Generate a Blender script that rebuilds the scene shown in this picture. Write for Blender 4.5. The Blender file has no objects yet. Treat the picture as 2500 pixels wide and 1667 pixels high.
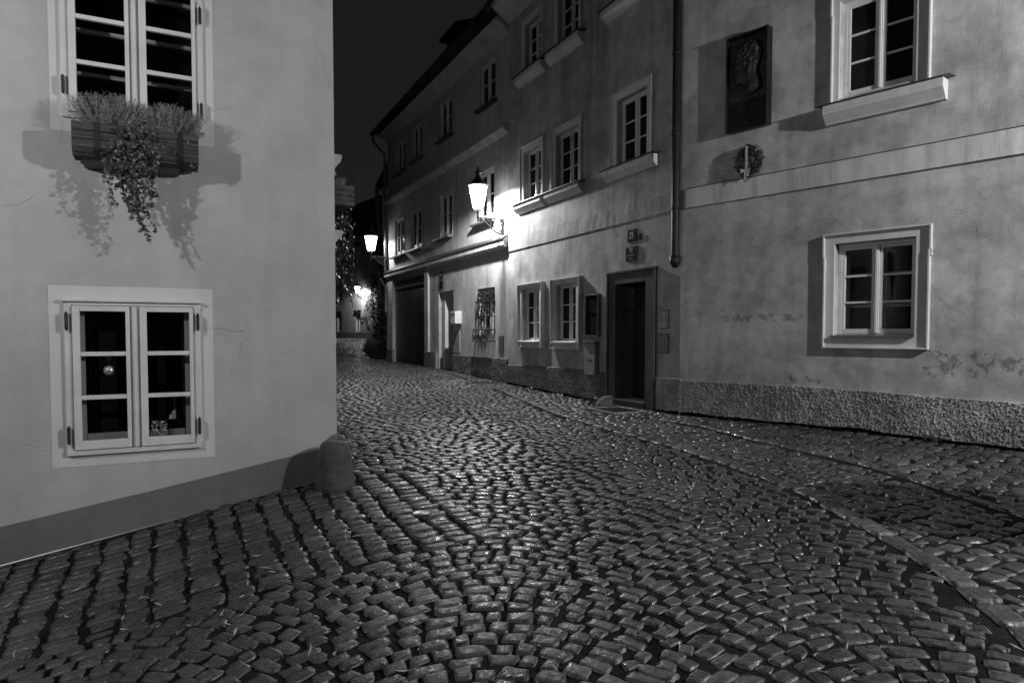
import bpy, math, random
import numpy as np
from mathutils import Vector, Matrix, noise
random.seed(7); RNG=np.random.default_rng(11)
SC=bpy.context.scene; COL=SC.collection
# ---------------------------------------------------------------- camera
EYE=1.6; PITCH=2.2
cam=bpy.data.cameras.new('camera'); cam.lens=24; cam.sensor_width=36; cam.shift_y=.0182; cam.clip_end=400; cam.clip_start=.05
co=bpy.data.objects.new('camera',cam); COL.objects.link(co)
co.location=(0,0,EYE); co.rotation_euler=(math.radians(90-PITCH),0,0); SC.camera=co
# ---------------------------------------------------------------- night sky
wd=bpy.data.worlds.new('World'); SC.world=wd; wd.use_nodes=True
nt=wd.node_tree; nt.nodes.clear()
sky=nt.nodes.new('ShaderNodeTexSky'); sky.sky_type='NISHITA'; sky.sun_disc=False
sky.sun_elevation=math.radians(2); sky.sun_rotation=math.radians(200)
bw=nt.nodes.new('ShaderNodeRGBToBW'); mx=nt.nodes.new('ShaderNodeMath'); mx.operation='MULTIPLY_ADD'
mx.inputs[1].default_value=.004; mx.inputs[2].default_value=.006
bg=nt.nodes.new('ShaderNodeBackground'); bg.inputs[1].default_value=1.0
wo=nt.nodes.new('ShaderNodeOutputWorld')
nt.links.new(sky.outputs[0],bw.inputs[0]); nt.links.new(bw.outputs[0],mx.inputs[0]); nt.links.new(mx.outputs[0],bg.inputs[0]); nt.links.new(bg.outputs[0],wo.inputs[0])
SC.view_settings.view_transform='Standard'; SC.view_settings.look='None'; SC.view_settings.exposure=0; SC.view_settings.gamma=1
SC.render.engine='CYCLES'
# lamp powers (watts): bracket lanterns in view, two lamp posts just out of the frame
P_MAIN=1850; P_FAR=260; P_END=800; P_RIGHT=2600; P_LEFT=370

# ---------------------------------------------------------------- helpers
def setp(o,label=None,cat=None,group=None,kind=None):
    if label: o['label']=label
    if cat: o['category']=cat
    if group: o['group']=group
    if kind: o['kind']=kind
    return o
def empty(name,loc=(0,0,0),rz=0,label=None,cat=None,group=None,parent=None):
    o=bpy.data.objects.new(name,None); COL.objects.link(o); o.location=loc; o.rotation_euler=(0,0,rz); o.empty_display_size=.2
    if parent: o.parent=parent
    return setp(o,label,cat,group)
class MB:
    def __init__(s): s.v=[]; s.f=[]
    def add(s,vs,fs):
        n=len(s.v); s.v.extend([tuple(v) for v in vs]); s.f.extend([tuple(i+n for i in f) for f in fs]); return s
    def quad(s,a,b,c,d): return s.add([a,b,c,d],[(0,1,2,3)])
    def box(s,x0,x1,y0,y1,z0,z1,M=None):
        vs=[(x0,y0,z0),(x1,y0,z0),(x1,y1,z0),(x0,y1,z0),(x0,y0,z1),(x1,y0,z1),(x1,y1,z1),(x0,y1,z1)]
        if M: vs=[tuple(M@Vector(v)) for v in vs]
        return s.add(vs,[(0,3,2,1),(4,5,6,7),(0,1,5,4),(1,2,6,5),(2,3,7,6),(3,0,4,7)])
    def prism(s,prof,x0,x1):   # profile list of (y,z), counter-clockwise seen from +x, extruded along x
        n=len(prof); vs=[(x0,y,z) for y,z in prof]+[(x1,y,z) for y,z in prof]
        fs=[(i,(i+1)%n,n+(i+1)%n,n+i) for i in range(n)]+[tuple(range(n))[::-1],tuple(range(n,2*n))]
        return s.add(vs,fs)
    def extr(s,poly,y0,y1):    # polygon (x,z) extruded along y
        n=len(poly); vs=[(x,y0,z) for x,z in poly]+[(x,y1,z) for x,z in poly]
        fs=[(i,n+i,n+(i+1)%n,(i+1)%n) for i in range(n)]+[tuple(range(n)),tuple(range(n,2*n))[::-1]]
        return s.add(vs,fs)
    def tube(s,pts,r,k=6,taper=None,cap=True):
        pts=[Vector(p) for p in pts]; n=len(pts); rings=[]
        up=Vector((.13,.21,.97))
        for i,p in enumerate(pts):
            t=(pts[min(i+1,n-1)]-pts[max(i-1,0)])
            t=t.normalized() if t.length>1e-9 else Vector((0,0,1))
            a=t.cross(up)
            if a.length<.05: a=t.cross(Vector((1,0,0)))
            a.normalize(); b=t.cross(a)
            rr=r if taper is None else r*(1+(taper-1)*i/(n-1))
            if hasattr(r,'__len__'): rr=r[i]
            rings.append([p+(a*math.cos(2*math.pi*j/k)+b*math.sin(2*math.pi*j/k))*rr for j in range(k)])
        vs=[v for R in rings for v in R]
        fs=[(i*k+j,i*k+(j+1)%k,(i+1)*k+(j+1)%k,(i+1)*k+j) for i in range(n-1) for j in range(k)]
        if cap: fs+=[tuple(range(k))[::-1],tuple((n-1)*k+j for j in range(k))]
        return s.add(vs,fs)
    def lathe(s,prof,k=16,c=(0,0),ph=0):   # prof (r,z)
        vs=[(c[0]+r*math.cos(2*math.pi*j/k+ph),c[1]+r*math.sin(2*math.pi*j/k+ph),z) for r,z in prof for j in range(k)]
        n=len(prof)
        fs=[(i*k+j,i*k+(j+1)%k,(i+1)*k+(j+1)%k,(i+1)*k+j) for i in range(n-1) for j in range(k)]
        fs+=[tuple(range(k))[::-1],tuple((n-1)*k+j for j in range(k))]
        return s.add(vs,fs)
    def build(s,name,mat,parent=None,smooth=False,loc=None,bev=0):
        me=bpy.data.meshes.new(name); me.from_pydata(s.v,[],s.f); me.update()
        if mat: me.materials.append(mat)
        if smooth: me.polygons.foreach_set('use_smooth',[True]*len(me.polygons))
        o=bpy.data.objects.new(name,me); COL.objects.link(o)
        if parent: o.parent=parent
        if loc: o.location=loc
        if bev:
            m=o.modifiers.new('bevel','BEVEL'); m.width=bev; m.segments=2; m.limit_method='ANGLE'
        return o
def text_mesh(name,s,size,mat,parent,x,y,z,sx=1.0,ext=.002,align='CENTER'):
    c=bpy.data.curves.new(name,'FONT'); c.body=s; c.size=size; c.extrude=ext; c.align_x=align; c.align_y='CENTER'
    t=bpy.data.objects.new(name+'_tmp',c); COL.objects.link(t)
    dg=bpy.context.evaluated_depsgraph_get(); me=bpy.data.meshes.new_from_object(t.evaluated_get(dg))
    COL.objects.unlink(t); bpy.data.objects.remove(t)
    me.transform(Matrix.Translation((x,y,z))@Matrix.Rotation(math.pi/2,4,'X')@Matrix.Diagonal((sx,1,1,1)))
    me.materials.clear(); me.materials.append(mat)
    o=bpy.data.objects.new(name,me); COL.objects.link(o); o.parent=parent
    return o
# ---------------------------------------------------------------- materials
class NG:
    def __init__(s,name):
        s.m=bpy.data.materials.new(name); s.m.use_nodes=True; s.t=s.m.node_tree; s.t.nodes.clear()
        s.out=s.t.nodes.new('ShaderNodeOutputMaterial'); s.b=s.t.nodes.new('ShaderNodeBsdfPrincipled')
        s.t.links.new(s.b.outputs[0],s.out.inputs[0]); s._co=None
    def n(s,t,**k):
        x=s.t.nodes.new(t)
        for a,v in k.items(): setattr(x,a,v)
        return x
    def L(s,a,b): s.t.links.new(a,b)
    def co(s,scale=(1,1,1)):
        if s._co is None: s._co=s.n('ShaderNodeTexCoord').outputs['Object']
        if scale==(1,1,1): return s._co
        m=s.n('ShaderNodeMapping'); m.inputs['Scale'].default_value=scale; s.L(s._co,m.inputs[0]); return m.outputs[0]
    def noise(s,sc,det=4,rough=.55,scale=(1,1,1),dist=0):
        x=s.n('ShaderNodeTexNoise'); x.inputs['Scale'].default_value=sc; x.inputs['Detail'].default_value=det
        x.inputs['Roughness'].default_value=rough; x.inputs['Distortion'].default_value=dist; s.L(s.co(scale),x.inputs['Vector']); return x.outputs[0]
    def ramp(s,v,a,b,lo=0,hi=1):
        x=s.n('ShaderNodeMapRange'); x.interpolation_type='SMOOTHSTEP'
        x.inputs[1].default_value=a; x.inputs[2].default_value=b; x.inputs[3].default_value=lo; x.inputs[4].default_value=hi
        s.L(v,x.inputs[0]); return x.outputs[0]
    def m_(s,op,a,b=None,c=None):
        x=s.n('ShaderNodeMath',operation=op)
        for i,v in enumerate((a,b,c)):
            if v is None: continue
            if isinstance(v,(int,float)): x.inputs[i].default_value=v
            else: s.L(v,x.inputs[i])
        return x.outputs[0]
    def mix(s,f,a,b):
        x=s.n('ShaderNodeMix',data_type='FLOAT')
        for i,v in ((0,f),(2,a),(3,b)):
            if isinstance(v,(int,float)): x.inputs[i].default_value=v
            else: s.L(v,x.inputs[i])
        return x.outputs[0]
    def axis(s,i):
        x=s.n('ShaderNodeSeparateXYZ'); s.L(s.co(),x.inputs[0]); return x.outputs[i]
    def color(s,v): s.L(v,s.b.inputs['Base Color'])
    def bump(s,h,dist,strength=1.0):
        x=s.n('ShaderNodeBump'); x.inputs['Distance'].default_value=dist; x.inputs['Strength'].default_value=strength
        s.L(h,x.inputs['Height']); s.L(x.outputs[0],s.b.inputs['Normal'])
def flat(name,v,rough=.6,metal=0,spec=.5,bump=0,bs=60,var=0,vs=6):
    g=NG(name); g.b.inputs['Roughness'].default_value=rough; g.b.inputs['Metallic'].default_value=metal; g.b.inputs['Specular IOR Level'].default_value=spec
    g.b.inputs['Base Color'].default_value=(v,v,v,1)
    if var: g.color(g.m_('MULTIPLY',v,g.ramp(g.noise(vs,5),.3,.7,1-var,1+var)))
    if bump: g.bump(g.noise(bs,4),bump)
    return g.m
def plaster(name,v,grain=.004,gs=90,wave=.02,stain=.12,damage=None,streak=.1,crack=.0,seed=0,vert=.5):
    g=NG(name); g.b.inputs['Roughness'].default_value=.93; g.b.inputs['Specular IOR Level'].default_value=.25
    big=g.ramp(g.noise(1.3+seed*.1,6,.6),.3,.72,1-stain,1+stain*.6)
    mid=g.ramp(g.noise(7,5,.6),.3,.7,1-stain*.35,1+stain*.3)
    stk=g.ramp(g.noise(3,4,.6,(1.6,1,.16)),.42,.75,1,1-streak)
    c=g.m_('MULTIPLY',g.m_('MULTIPLY',big,mid),g.m_('MULTIPLY',stk,v))
    h=g.m_('ADD',g.m_('MULTIPLY',g.noise(gs,5,.6,(1,1,vert)),grain),g.m_('MULTIPLY',g.noise(3.2,4,.5,(1,1,.7)),wave))
    if crack:
        vo=g.n('ShaderNodeTexVoronoi',feature='DISTANCE_TO_EDGE'); vo.inputs['Scale'].default_value=.75
        nn=g.n('ShaderNodeTexNoise'); nn.inputs['Scale'].default_value=2.5; nn.inputs['Detail'].default_value=5; g.L(g.co(),nn.inputs['Vector'])
        ad=g.n('ShaderNodeVectorMath',operation='MULTIPLY_ADD'); ad.inputs[1].default_value=(.5,.5,.5); g.L(nn.outputs['Color'],ad.inputs[0]); g.L(g.co(),ad.inputs[2]); g.L(ad.outputs[0],vo.inputs['Vector'])
        ln=g.ramp(vo.outputs['Distance'],.0006,.0022,1,0)
        mk=g.m_('MULTIPLY',ln,g.ramp(g.noise(.9,3),.52,.6,0,1))
        c=g.m_('MULTIPLY',c,g.m_('SUBTRACT',1,g.m_('MULTIPLY',mk,crack)))
        h=g.m_('SUBTRACT',h,g.m_('MULTIPLY',mk,.004))
    if damage:   # list of (z-centre, half-height, threshold): peeled and mouldy patches low on the wall
        z=g.axis(2)
        for zc,hh,th,xc,hx in damage:
            d=g.m_('DIVIDE',g.m_('ABSOLUTE',g.m_('SUBTRACT',z,zc)),hh)
            e2=g.m_('DIVIDE',g.m_('ABSOLUTE',g.m_('SUBTRACT',g.axis(0),xc)),hx)
            env=g.m_('ADD',g.ramp(d,.1,1,.12,-.2),g.ramp(e2,.5,1,0,-.3))
            p=g.m_('MULTIPLY',g.ramp(g.m_('ADD',g.noise(3.6+zc,12,.74),env),th-.005,th+.07,0,1),g.ramp(g.noise(40,4,.7),.3,.55,.45,1))
            c=g.m_('MULTIPLY',c,g.mix(p,1,.5)); h=g.m_('SUBTRACT',h,g.m_('MULTIPLY',p,.005))
        p2=g.ramp(g.m_('ADD',g.noise(38,6,.7),g.ramp(g.noise(1.6,3),.5,.66,-.2,.08)),.66,.7,0,1)
        lowz=g.ramp(z,1.9,1.1,0,1)
        p2=g.m_('MULTIPLY',p2,lowz)
        c=g.m_('MULTIPLY',c,g.mix(p2,1,.6)); h=g.m_('SUBTRACT',h,g.m_('MULTIPLY',p2,.003))
    g.color(c); g.bump(h,1.0)
    return g.m
M_LEFT=plaster('smooth painted plaster',.44,.0012,120,.006,.12,streak=.08,crack=.35,vert=1)
M_LEFT2=plaster('pale painted surround',.60,.001,120,.004,.04,streak=.03,crack=.3,vert=1)
M_DADO=plaster('dark painted dado',.165,.001,120,.004,.14,streak=.1,vert=1)
M_RIGHT=plaster('rough sandy plaster',.44,.0040,85,.009,.32,damage=[(1.82,.18,.595,1.3,.9),(1.0,.15,.60,1.9,.7),(.95,.1,.62,.6,.5),(1.25,.4,.61,4.0,1.0)],streak=.2,crack=.5,seed=3)
M_MID=plaster('aged plaster',.41,.0025,70,.012,.3,damage=[(1.0,.12,.68,-2.1,.4)],streak=.3,seed=6)
M_FAR=plaster('weathered plaster',.48,.002,60,.012,.18,damage=[(1.3,.3,.66,-8.7,.8),(1.2,.3,.66,-6.5,.4)],streak=.3,seed=8)
M_SURR=plaster('window surround plaster',.60,.002,90,.008,.1,streak=.15,seed=2)
M_BAND=plaster('string course plaster',.56,.003,80,.012,.12,streak=.35,seed=4)
M_PLINTH=plaster('roughcast plinth',.33,.004,60,.01,.4,streak=.25,seed=5)
M_PLINTHD=plaster('dark damp roughcast',.2,.004,60,.01,.3,streak=.2,seed=9)
M_STONE=plaster('door frame sandstone',.095,.002,60,.01,.25,streak=.15,seed=1)
M_BG=plaster('distant plaster',.4,.002,40,.02,.12,streak=.1)
def wood(name,v,wear=.0):
    g=NG(name); g.b.inputs['Roughness'].default_value=.5
    c=g.m_('MULTIPLY',g.ramp(g.noise(5,4),.3,.7,.93,1.05),v)
    if wear:
        p=g.ramp(g.m_('ADD',g.noise(30,7,.7,(1,1,.6)),g.ramp(g.noise(2.2,3),.45,.7,-.1,.07)),.62,.66,0,1)
        c=g.m_('MULTIPLY',c,g.mix(p,1,1-wear))
    g.color(c); g.bump(g.noise(80,3,.5,(1,1,.2)),.0008); return g.m
M_WOODW=wood('cream window paint',.62,.0)
M_WOODP=wood('peeling window paint',.6,.55)
M_WOODG=wood('grey window paint',.6,.3)
def oldwood():
    g=NG('weathered planks'); g.b.inputs['Roughness'].default_value=.85
    gr=g.noise(9,8,.7,(.35,1,6),.4)
    g.color(g.m_('MULTIPLY',g.ramp(gr,.3,.75,.3,1.5),.075)); g.bump(g.ramp(gr,.3,.7,0,1),.006); return g.m
M_OLDW=oldwood()
def glass():
    g=NG('dark window glass'); g.b.inputs['Base Color'].default_value=(.01,.01,.01,1); g.b.inputs['Roughness'].default_value=.03; g.b.inputs['Specular IOR Level'].default_value=.35
    g.bump(g.noise(2.2,2),.004); return g.m
M_GLASS=glass()
def cglass():
    m=bpy.data.materials.new('clear window glass'); m.use_nodes=True; t=m.node_tree; t.nodes.clear()
    o=t.nodes.new('ShaderNodeOutputMaterial'); mx=t.nodes.new('ShaderNodeMixShader'); tr=t.nodes.new('ShaderNodeBsdfTransparent'); gl=t.nodes.new('ShaderNodeBsdfGlossy')
    tr.inputs[0].default_value=(.86,.86,.86,1); gl.inputs['Roughness'].default_value=.02; fr=t.nodes.new('ShaderNodeMath'); fr.operation='MULTIPLY_ADD'; fr.inputs[1].default_value=.9; fr.inputs[2].default_value=.045; lw=t.nodes.new('ShaderNodeLayerWeight'); lw.inputs[0].default_value=.5; pw=t.nodes.new('ShaderNodeMath'); pw.operation='POWER'; pw.inputs[1].default_value=5; t.links.new(lw.outputs['Facing'],pw.inputs[0]); t.links.new(pw.outputs[0],fr.inputs[0])
    t.links.new(fr.outputs[0],mx.inputs[0]); t.links.new(tr.outputs[0],mx.inputs[1]); t.links.new(gl.outputs[0],mx.inputs[2]); t.links.new(mx.outputs[0],o.inputs[0]); return m
M_CLEAR=cglass()
M_DARK=flat('dark room and gap shade',.012,.95,spec=.1)  # near-black colour makes the rooms and the plinth gap look unlit
M_IRON=flat('black wrought iron',.02,.4,0,.5,.0008,80)
M_IRON2=flat('hinge iron',.012,.6)
M_ZINC=flat('old sheet metal',.16,.45,.5,.5,.002,20,.3,9)
M_ZINCD=flat('dark sheet metal flashing',.05,.5,.3,.5,.002,20,.3,9)
M_PIPE=flat('dark painted downpipe',.016,.55,0,.3,.001,30,.25,8)
M_ROOF=flat('dark roof tiles',.02,.9,0,.3,.02,14,.4,20)
M_DOOR=flat('dark wooden door',.012,.7,0,.3,.002,25)
M_BRASS=flat('worn brass',.5,.3,1)
M_SHUT=flat('dark roller shutter',.035,.38,.3,.5,.0006,60,.2,3)
M_BOXP=flat('painted metal box',.30,.45,0,.5,.001,30,.18,14)
M_MAILB=flat('white letter box metal',.62,.35,.1)
M_PLATE=flat('dark enamel',.014,.2)
M_WHITE=flat('white enamel lettering',.30,.4)
M_BRONZE=flat('dark bronze',.022,.38,.6,.6,.003,40,.4,12)
M_BRONZEL=flat('rubbed bronze',.05,.4,.6,.6,.002,40,.3,20)
M_PAPER=flat('poster behind glass',.035,.6)
M_PAPER2=flat('faint lettering',.09,.6)
def granite():
    g=NG('granite guard stone'); g.b.inputs['Roughness'].default_value=.75
    n1=g.ramp(g.noise(130,3,.7),.38,.62,.35,1.6); n2=g.ramp(g.noise(6,5),.3,.7,.7,1.2)
    g.color(g.m_('MULTIPLY',g.m_('MULTIPLY',n1,n2),.075)); g.bump(g.noise(120,4,.7),.008); return g.m
M_GRAN=granite()
def leafm(name,v,rough=.5):
    g=NG(name); g.b.inputs['Roughness'].default_value=rough
    at=g.n('ShaderNodeAttribute',attribute_name='shade'); g.color(g.m_('MULTIPLY',at.outputs['Fac'],v)); return g.m
M_IVY=leafm('ivy leaf',.05,.42); M_HEATH=leafm('heather twig',.25,.8); M_BARK=flat('dark bark',.02,.9)
M_LEAFP=flat('pale dead leaf',.34,.6,0,.4,.002,60,.3,30)
M_RIBBON=flat('pale ribbon',.42,.5)
def sett(name,base,lich=.0):
    g=NG(name)
    at=g.n('ShaderNodeAttribute',attribute_name='shade').outputs['Fac']
    n1=g.ramp(g.noise(26,7,.7),.3,.7,.5,1.45)
    blot=g.ramp(g.m_('ADD',g.noise(52,6,.62),g.ramp(g.noise(.8,2),.4,.6,-.07,.07)),.50,.54,0,1)
    c=g.m_('MULTIPLY',g.m_('MULTIPLY',at,n1),g.m_('MULTIPLY',g.mix(blot,1,.42),base))
    g.color(c)
    g.L(g.mix(g.ramp(g.noise(22,6,.65),.38,.54,0,1),.16,.6),g.b.inputs['Roughness'])
    g.b.inputs['Specular IOR Level'].default_value=.62
    g.bump(g.m_('ADD',g.m_('MULTIPLY',g.noise(120,5,.6),.0025),g.m_('MULTIPLY',g.noise(24,4,.55),.005)),1.0); return g.m
M_SETT=sett('granite setts',.06)
def grout():
    g=NG('dark sandy joints'); g.b.inputs['Roughness'].default_value=1; g.b.inputs['Specular IOR Level'].default_value=.06
    n=g.noise(170,4,.7); g.color(g.m_('MULTIPLY',g.m_('MULTIPLY',g.ramp(n,.35,.75,.3,2.2),g.ramp(g.noise(2.2,4),.35,.65,.5,1.4)),.021))
    g.bump(g.m_('ADD',g.m_('MULTIPLY',n,.012),g.m_('MULTIPLY',g.noise(30,4),.02)),1.0); return g.m
M_GROUT=grout()

# ---------------------------------------------------------------- street frames
class Fr:     # x runs along the wall to the right, y into the building
    def __init__(s,p,d):
        L=math.hypot(*d); s.p=np.array(p,float); s.d=np.array(d,float)/L; s.n=np.array([-s.d[1],s.d[0]]); s.a=math.atan2(s.d[1],s.d[0])
    def w(s,x,y=0,z=0): q=s.p+s.d*x+s.n*y; return (float(q[0]),float(q[1]),z)
    def loc(s,X,Y): r=np.array([X,Y])-s.p; return float(r@s.d),float(r@s.n)
FL=Fr((-1.638,6.354),(.890,.4555)); FM=Fr((2.582,10.503),(.4366,-.8997)); FR=Fr((2.582,10.503),(.659,-.752)); FB=Fr((-10.6,52),(.607,-.795))
FS=Fr((-1.638,6.354),(-.4555,.890))   # side wall of the corner house: y<0 is ... inside is y>0 (to the left)
# ---------------------------------------------------------------- ground height
CP=np.array([[-3.934,5.178,-.183],[-2.928,5.693,.015],[-1.833,6.253,.232],[-6.089,4.076,-.55],[2.325,11.034,.352],[1.368,13.004,.353],[-.116,16.063,.432],[-1.653,19.23,.549],[-4.578,25.258,.599],[4.026,8.856,.37],[5.456,7.224,.34],[7.855,4.487,.25],[0,3,0],[3,3.6,.14],[-3,3,-.3],[0,0,-.15],[0,6,.19],[.6,9,.29],[-6,0,-.6],[6,0,0],[0,-6,-.4],[-3.3,9.6,.33],[-6.6,16,.45],[-12,25,.6],[-10.6,52,1.25],[-14.8,57,1.3],[-7.1,39.5,.85],[-8,20.5,.53],[-9.3,27,.62],[-6,30,.66],[-11.5,33,.74],[-11,44,1.02],[-14,48,1.12],[12,12,.4],[-12,6,-.6],[12,-4,-.1],[10,40,.8],[-25,50,1.2]])
def _tps():
    n=len(CP); P=CP[:,:2]; d=np.linalg.norm(P[:,None]-P[None],axis=2)
    K=np.where(d>0,d*d*np.log(d+1e-9),0)+.02*np.eye(n); A=np.hstack([np.ones((n,1)),P])
    return np.linalg.solve(np.block([[K,A],[A.T,np.zeros((3,3))]]),np.concatenate([CP[:,2],[0,0,0]]))
TW=_tps()
def gz(x,y):
    x=np.asarray(x,float); y=np.asarray(y,float); r=TW[-3]+TW[-2]*x+TW[-1]*y
    for (a,b,_),w in zip(CP,TW[:-3]):
        d2=(x-a)**2+(y-b)**2; r=r+w*d2*.5*np.log(d2+1e-12)
    return r
def g1(x,y): return float(gz(x,y))
K1=np.array([(-10.9,52),(-7.6,35),(-5.5,27),(-3.7,23),(-1.67,18.67),(-.19,14.34),(.67,10.9),(1.37,9.1),(1.97,7.75),(2.34,6.55),(2.52,5.81),(2.57,5.01),(2.6,4.41),(2.58,3.85),(2.49,3.27),(2.2,2.3),(1.8,1.2)])
K2=np.array([(2.06,10.2),(2.61,9.34),(2.92,8.22),(3.24,7.48),(3.5,6.85),(3.65,6.21),(3.71,5.79),(3.85,5.09),(3.95,4.2),(4.0,3.0)])
# ================================================================= GROUND
def ground():
    # one sheet to the horizon with a fine middle
    xs=np.unique(np.concatenate([np.linspace(-120,-26,12),np.arange(-26,14,.2),np.linspace(14,120,12)]))
    ys=np.unique(np.concatenate([np.linspace(-60,-6,8),np.arange(-6,30,.15),np.arange(30,62,.5),np.linspace(62,200,12)]))
    X,Y=np.meshgrid(xs,ys); cx=np.clip(X,-25,12); cy=np.clip(Y,-6,58)
    Z=gz(cx,cy)
    v=np.stack([X.ravel(),Y.ravel(),Z.ravel()-.004],1); nx=len(xs); ny=len(ys)
    i=(np.arange(ny-1)[:,None]*nx+np.arange(nx-1)[None]).ravel()
    f=np.stack([i,i+1,i+1+nx,i+nx],1)
    return npmesh('ground',v,f,M_GROUT)
def npmesh(name,v,f,mat,smooth=True,shade=None):
    me=bpy.data.meshes.new(name); me.vertices.add(len(v)); me.vertices.foreach_set('co',v.astype(np.float32).ravel())
    k=f.shape[1]; me.loops.add(f.size); me.loops.foreach_set('vertex_index',f.astype(np.int32).ravel())
    me.polygons.add(len(f)); me.polygons.foreach_set('loop_start',np.arange(0,f.size,k,dtype=np.int32)); me.polygons.foreach_set('loop_total',np.full(len(f),k,dtype=np.int32))
    me.polygons.foreach_set('use_smooth',np.full(len(f),smooth,dtype=bool))
    me.update(calc_edges=True); me.validate()
    if shade is not None:
        a=me.attributes.new('shade','FLOAT','POINT'); a.data.foreach_set('value',shade.astype(np.float32))
    me.materials.append(mat); o=bpy.data.objects.new(name,me); COL.objects.link(o); return o
setp(ground(),kind='structure')

def dist_poly(P,poly):
    best=np.full(len(P),1e9); side=np.zeros(len(P))
    for a,b in zip(poly[:-1],poly[1:]):
        ab=b-a; t=np.clip(((P-a)@ab)/(ab@ab),0,1); q=a+t[:,None]*ab; d=np.linalg.norm(P-q,axis=1)
        cr=ab[0]*(P[:,1]-a[1])-ab[1]*(P[:,0]-a[0])
        m=d<best; best=np.where(m,d,best); side=np.where(m,np.sign(cr),side)
    return best,side
def local(F,P): r=P-F.p; return r@F.d, r@F.n
def masks(P):
    xl,yl=local(FL,P); xm,ym=local(FM,P); xr,yr=local(FR,P); xs_,ys_=local(FS,P); xb,yb=local(FB,P)
    inL=(yl>-.02)&(xl<.0)
    inM=(ym>-.04)&(xm<0)&(xm>-16.4); inR=(yr>-.07)&(xr>-.1)
    inB=(yb>-.05)&(xb<.2)
    d1,s1=dist_poly(P,K1); d2,s2=dist_poly(P,K2)
    right=s1>0            # east of the kerb line
    # K1 runs away->towards camera, east side is on its left (positive cross)
    right2=(s2>0)&(P[:,1]<10.6)
    strip=((yl>-1.95)&(xl<.75)&(yl<0.0)&(xl>-8))|((xl>=-.0)&(np.abs(ys_)<.62)&(xs_>-.3))
    vis=(P[:,0]/np.maximum(P[:,1],.1)>-.36)|((P[:,1]<6.6)&(P[:,0]/np.maximum(P[:,1],.1)>-.86))
    return dict(bld=inL|inM|inR|inB,right=right,right2=right2,d1=d1,d2=d2,strip=strip&~right,vis=vis,xl=xl,yl=yl)
CLX=np.array([-.15,-.15,-.18,-.35,-.65,-1.0,-1.6,-2.5,-4.1,-6.1,-8.3,-10.8,-12,-12.3]); CLY=np.array([-1,2,4,6,7.6,9,10.6,12.6,16,20.3,25,32,40,56])
def centre(s):
    # arclength parametrisation of the roadway's middle line
    yy=np.linspace(-1,56,600); xx=np.interp(yy,CLY,CLX); k=np.ones(25)/25; xx=np.convolve(np.pad(xx,12,'edge'),k,'valid')
    ds=np.hypot(np.diff(xx),np.diff(yy)); S=np.concatenate([[0],np.cumsum(ds)])
    x=np.interp(s,S,xx); y=np.interp(s,S,yy); tx=np.gradient(xx,S); ty=np.gradient(yy,S)
    a=np.interp(s,S,tx); b=np.interp(s,S,ty); n=np.hypot(a,b); return x,y,a/n,b/n
stones=[]   # x,y,ang,halfA,halfB,protrude,dome,shade
def row_split(t0,t1,lo,hi):
    t=t0; out=[]
    while t<t1:
        w=random.uniform(lo,hi); out.append((t+w/2,w)); t+=w
    return out
def fill_arcs():
    W=1.9; pitch=.110; s=1.2
    while s<58:
        p=pitch*random.uniform(.9,1.12)
        if s>32: p*=1.5
        for tc,w in row_split(-4.4+random.random()*.1,6.4,.085 if s<32 else .15,.205 if s<32 else .27):
            lane=math.floor((tc+W/2)/W); u=(tc-lane*W)/(W/2)
            drop=.52*(1-math.cos(u*math.pi/2)) ; slope=-.52*math.sin(u*math.pi/2)*(math.pi/2)/(W/2)
            ss=s-drop+random.gauss(0,.005)
            stones.append((0,ss,tc,slope,w,p))
        s+=p
fill_arcs()
A=np.array(stones); x,y,tx,ty=centre(A[:,1]); X=x+ty*A[:,2]; Y=y-tx*A[:,2]
ang=np.arctan2(-tx,ty)+np.arctan(A[:,3])
P=np.stack([X,Y],1); mk=masks(P)
curv=np.ones(len(P))
keep=mk['vis']&~mk['bld']&~mk['right']&(mk['d1']>.1)&~mk['strip']&(Y<53)&(Y>1.9)&(np.abs(X)<Y*.86+.4)
n=keep.sum()
allst=[np.stack([X[keep],Y[keep],ang[keep]+RNG.normal(0,.05,n),A[keep,4]/2-.002-RNG.random(n)*.006,A[keep,5]/2*(np.cos(np.arctan(A[keep,3]))**.6)-.002-RNG.random(n)*.005,np.where(X[keep]>.9,.0085,.0105)+RNG.normal(0,.0022,n),np.full(n,.004)],1)]
# strips of setts set square to the corner house
def strip(F,x0,x1,y0,y1,col,lo,hi,sgn):
    out=[]; x=x0
    while x<x1:
        w=col*random.uniform(.85,1.15); y=y0+random.random()*.08
        while y<y1:
            h=random.uniform(lo,hi); q=F.p+F.d*(x+w/2+random.gauss(0,.004))+F.n*sgn*(y+h/2); out.append((q[0],q[1],F.a+random.gauss(0,.06),w/2-random.choice([.003,.006,.01,.022]),h/2-random.uniform(.002,.007),.013+random.gauss(0,.004),.007)); y+=h
        x+=w
    return np.array(out)
s1_=strip(FL,-6,.8,.05,2.0,.185,.075,.135,-1)
mk=masks(s1_[:,:2]); allst.append(s1_[mk['strip']&(s1_[:,1]>1.9)&(np.hypot(s1_[:,0]+1.6,s1_[:,1]-6.12)>.2)])
s2_=strip(FS,-.35,14,-.0,.62,.105,.14,.2,-1)   # along the street side
mk=masks(s2_[:,:2]); s2_=s2_[~mk['bld']&mk['vis']&(mk['xl']>.02)]
d_=np.hypot(s2_[:,0]+1.6,s2_[:,1]-6.12); allst.append(s2_[(d_>.2)&(local(FL,s2_[:,:2])[1]>-.15)])
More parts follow.
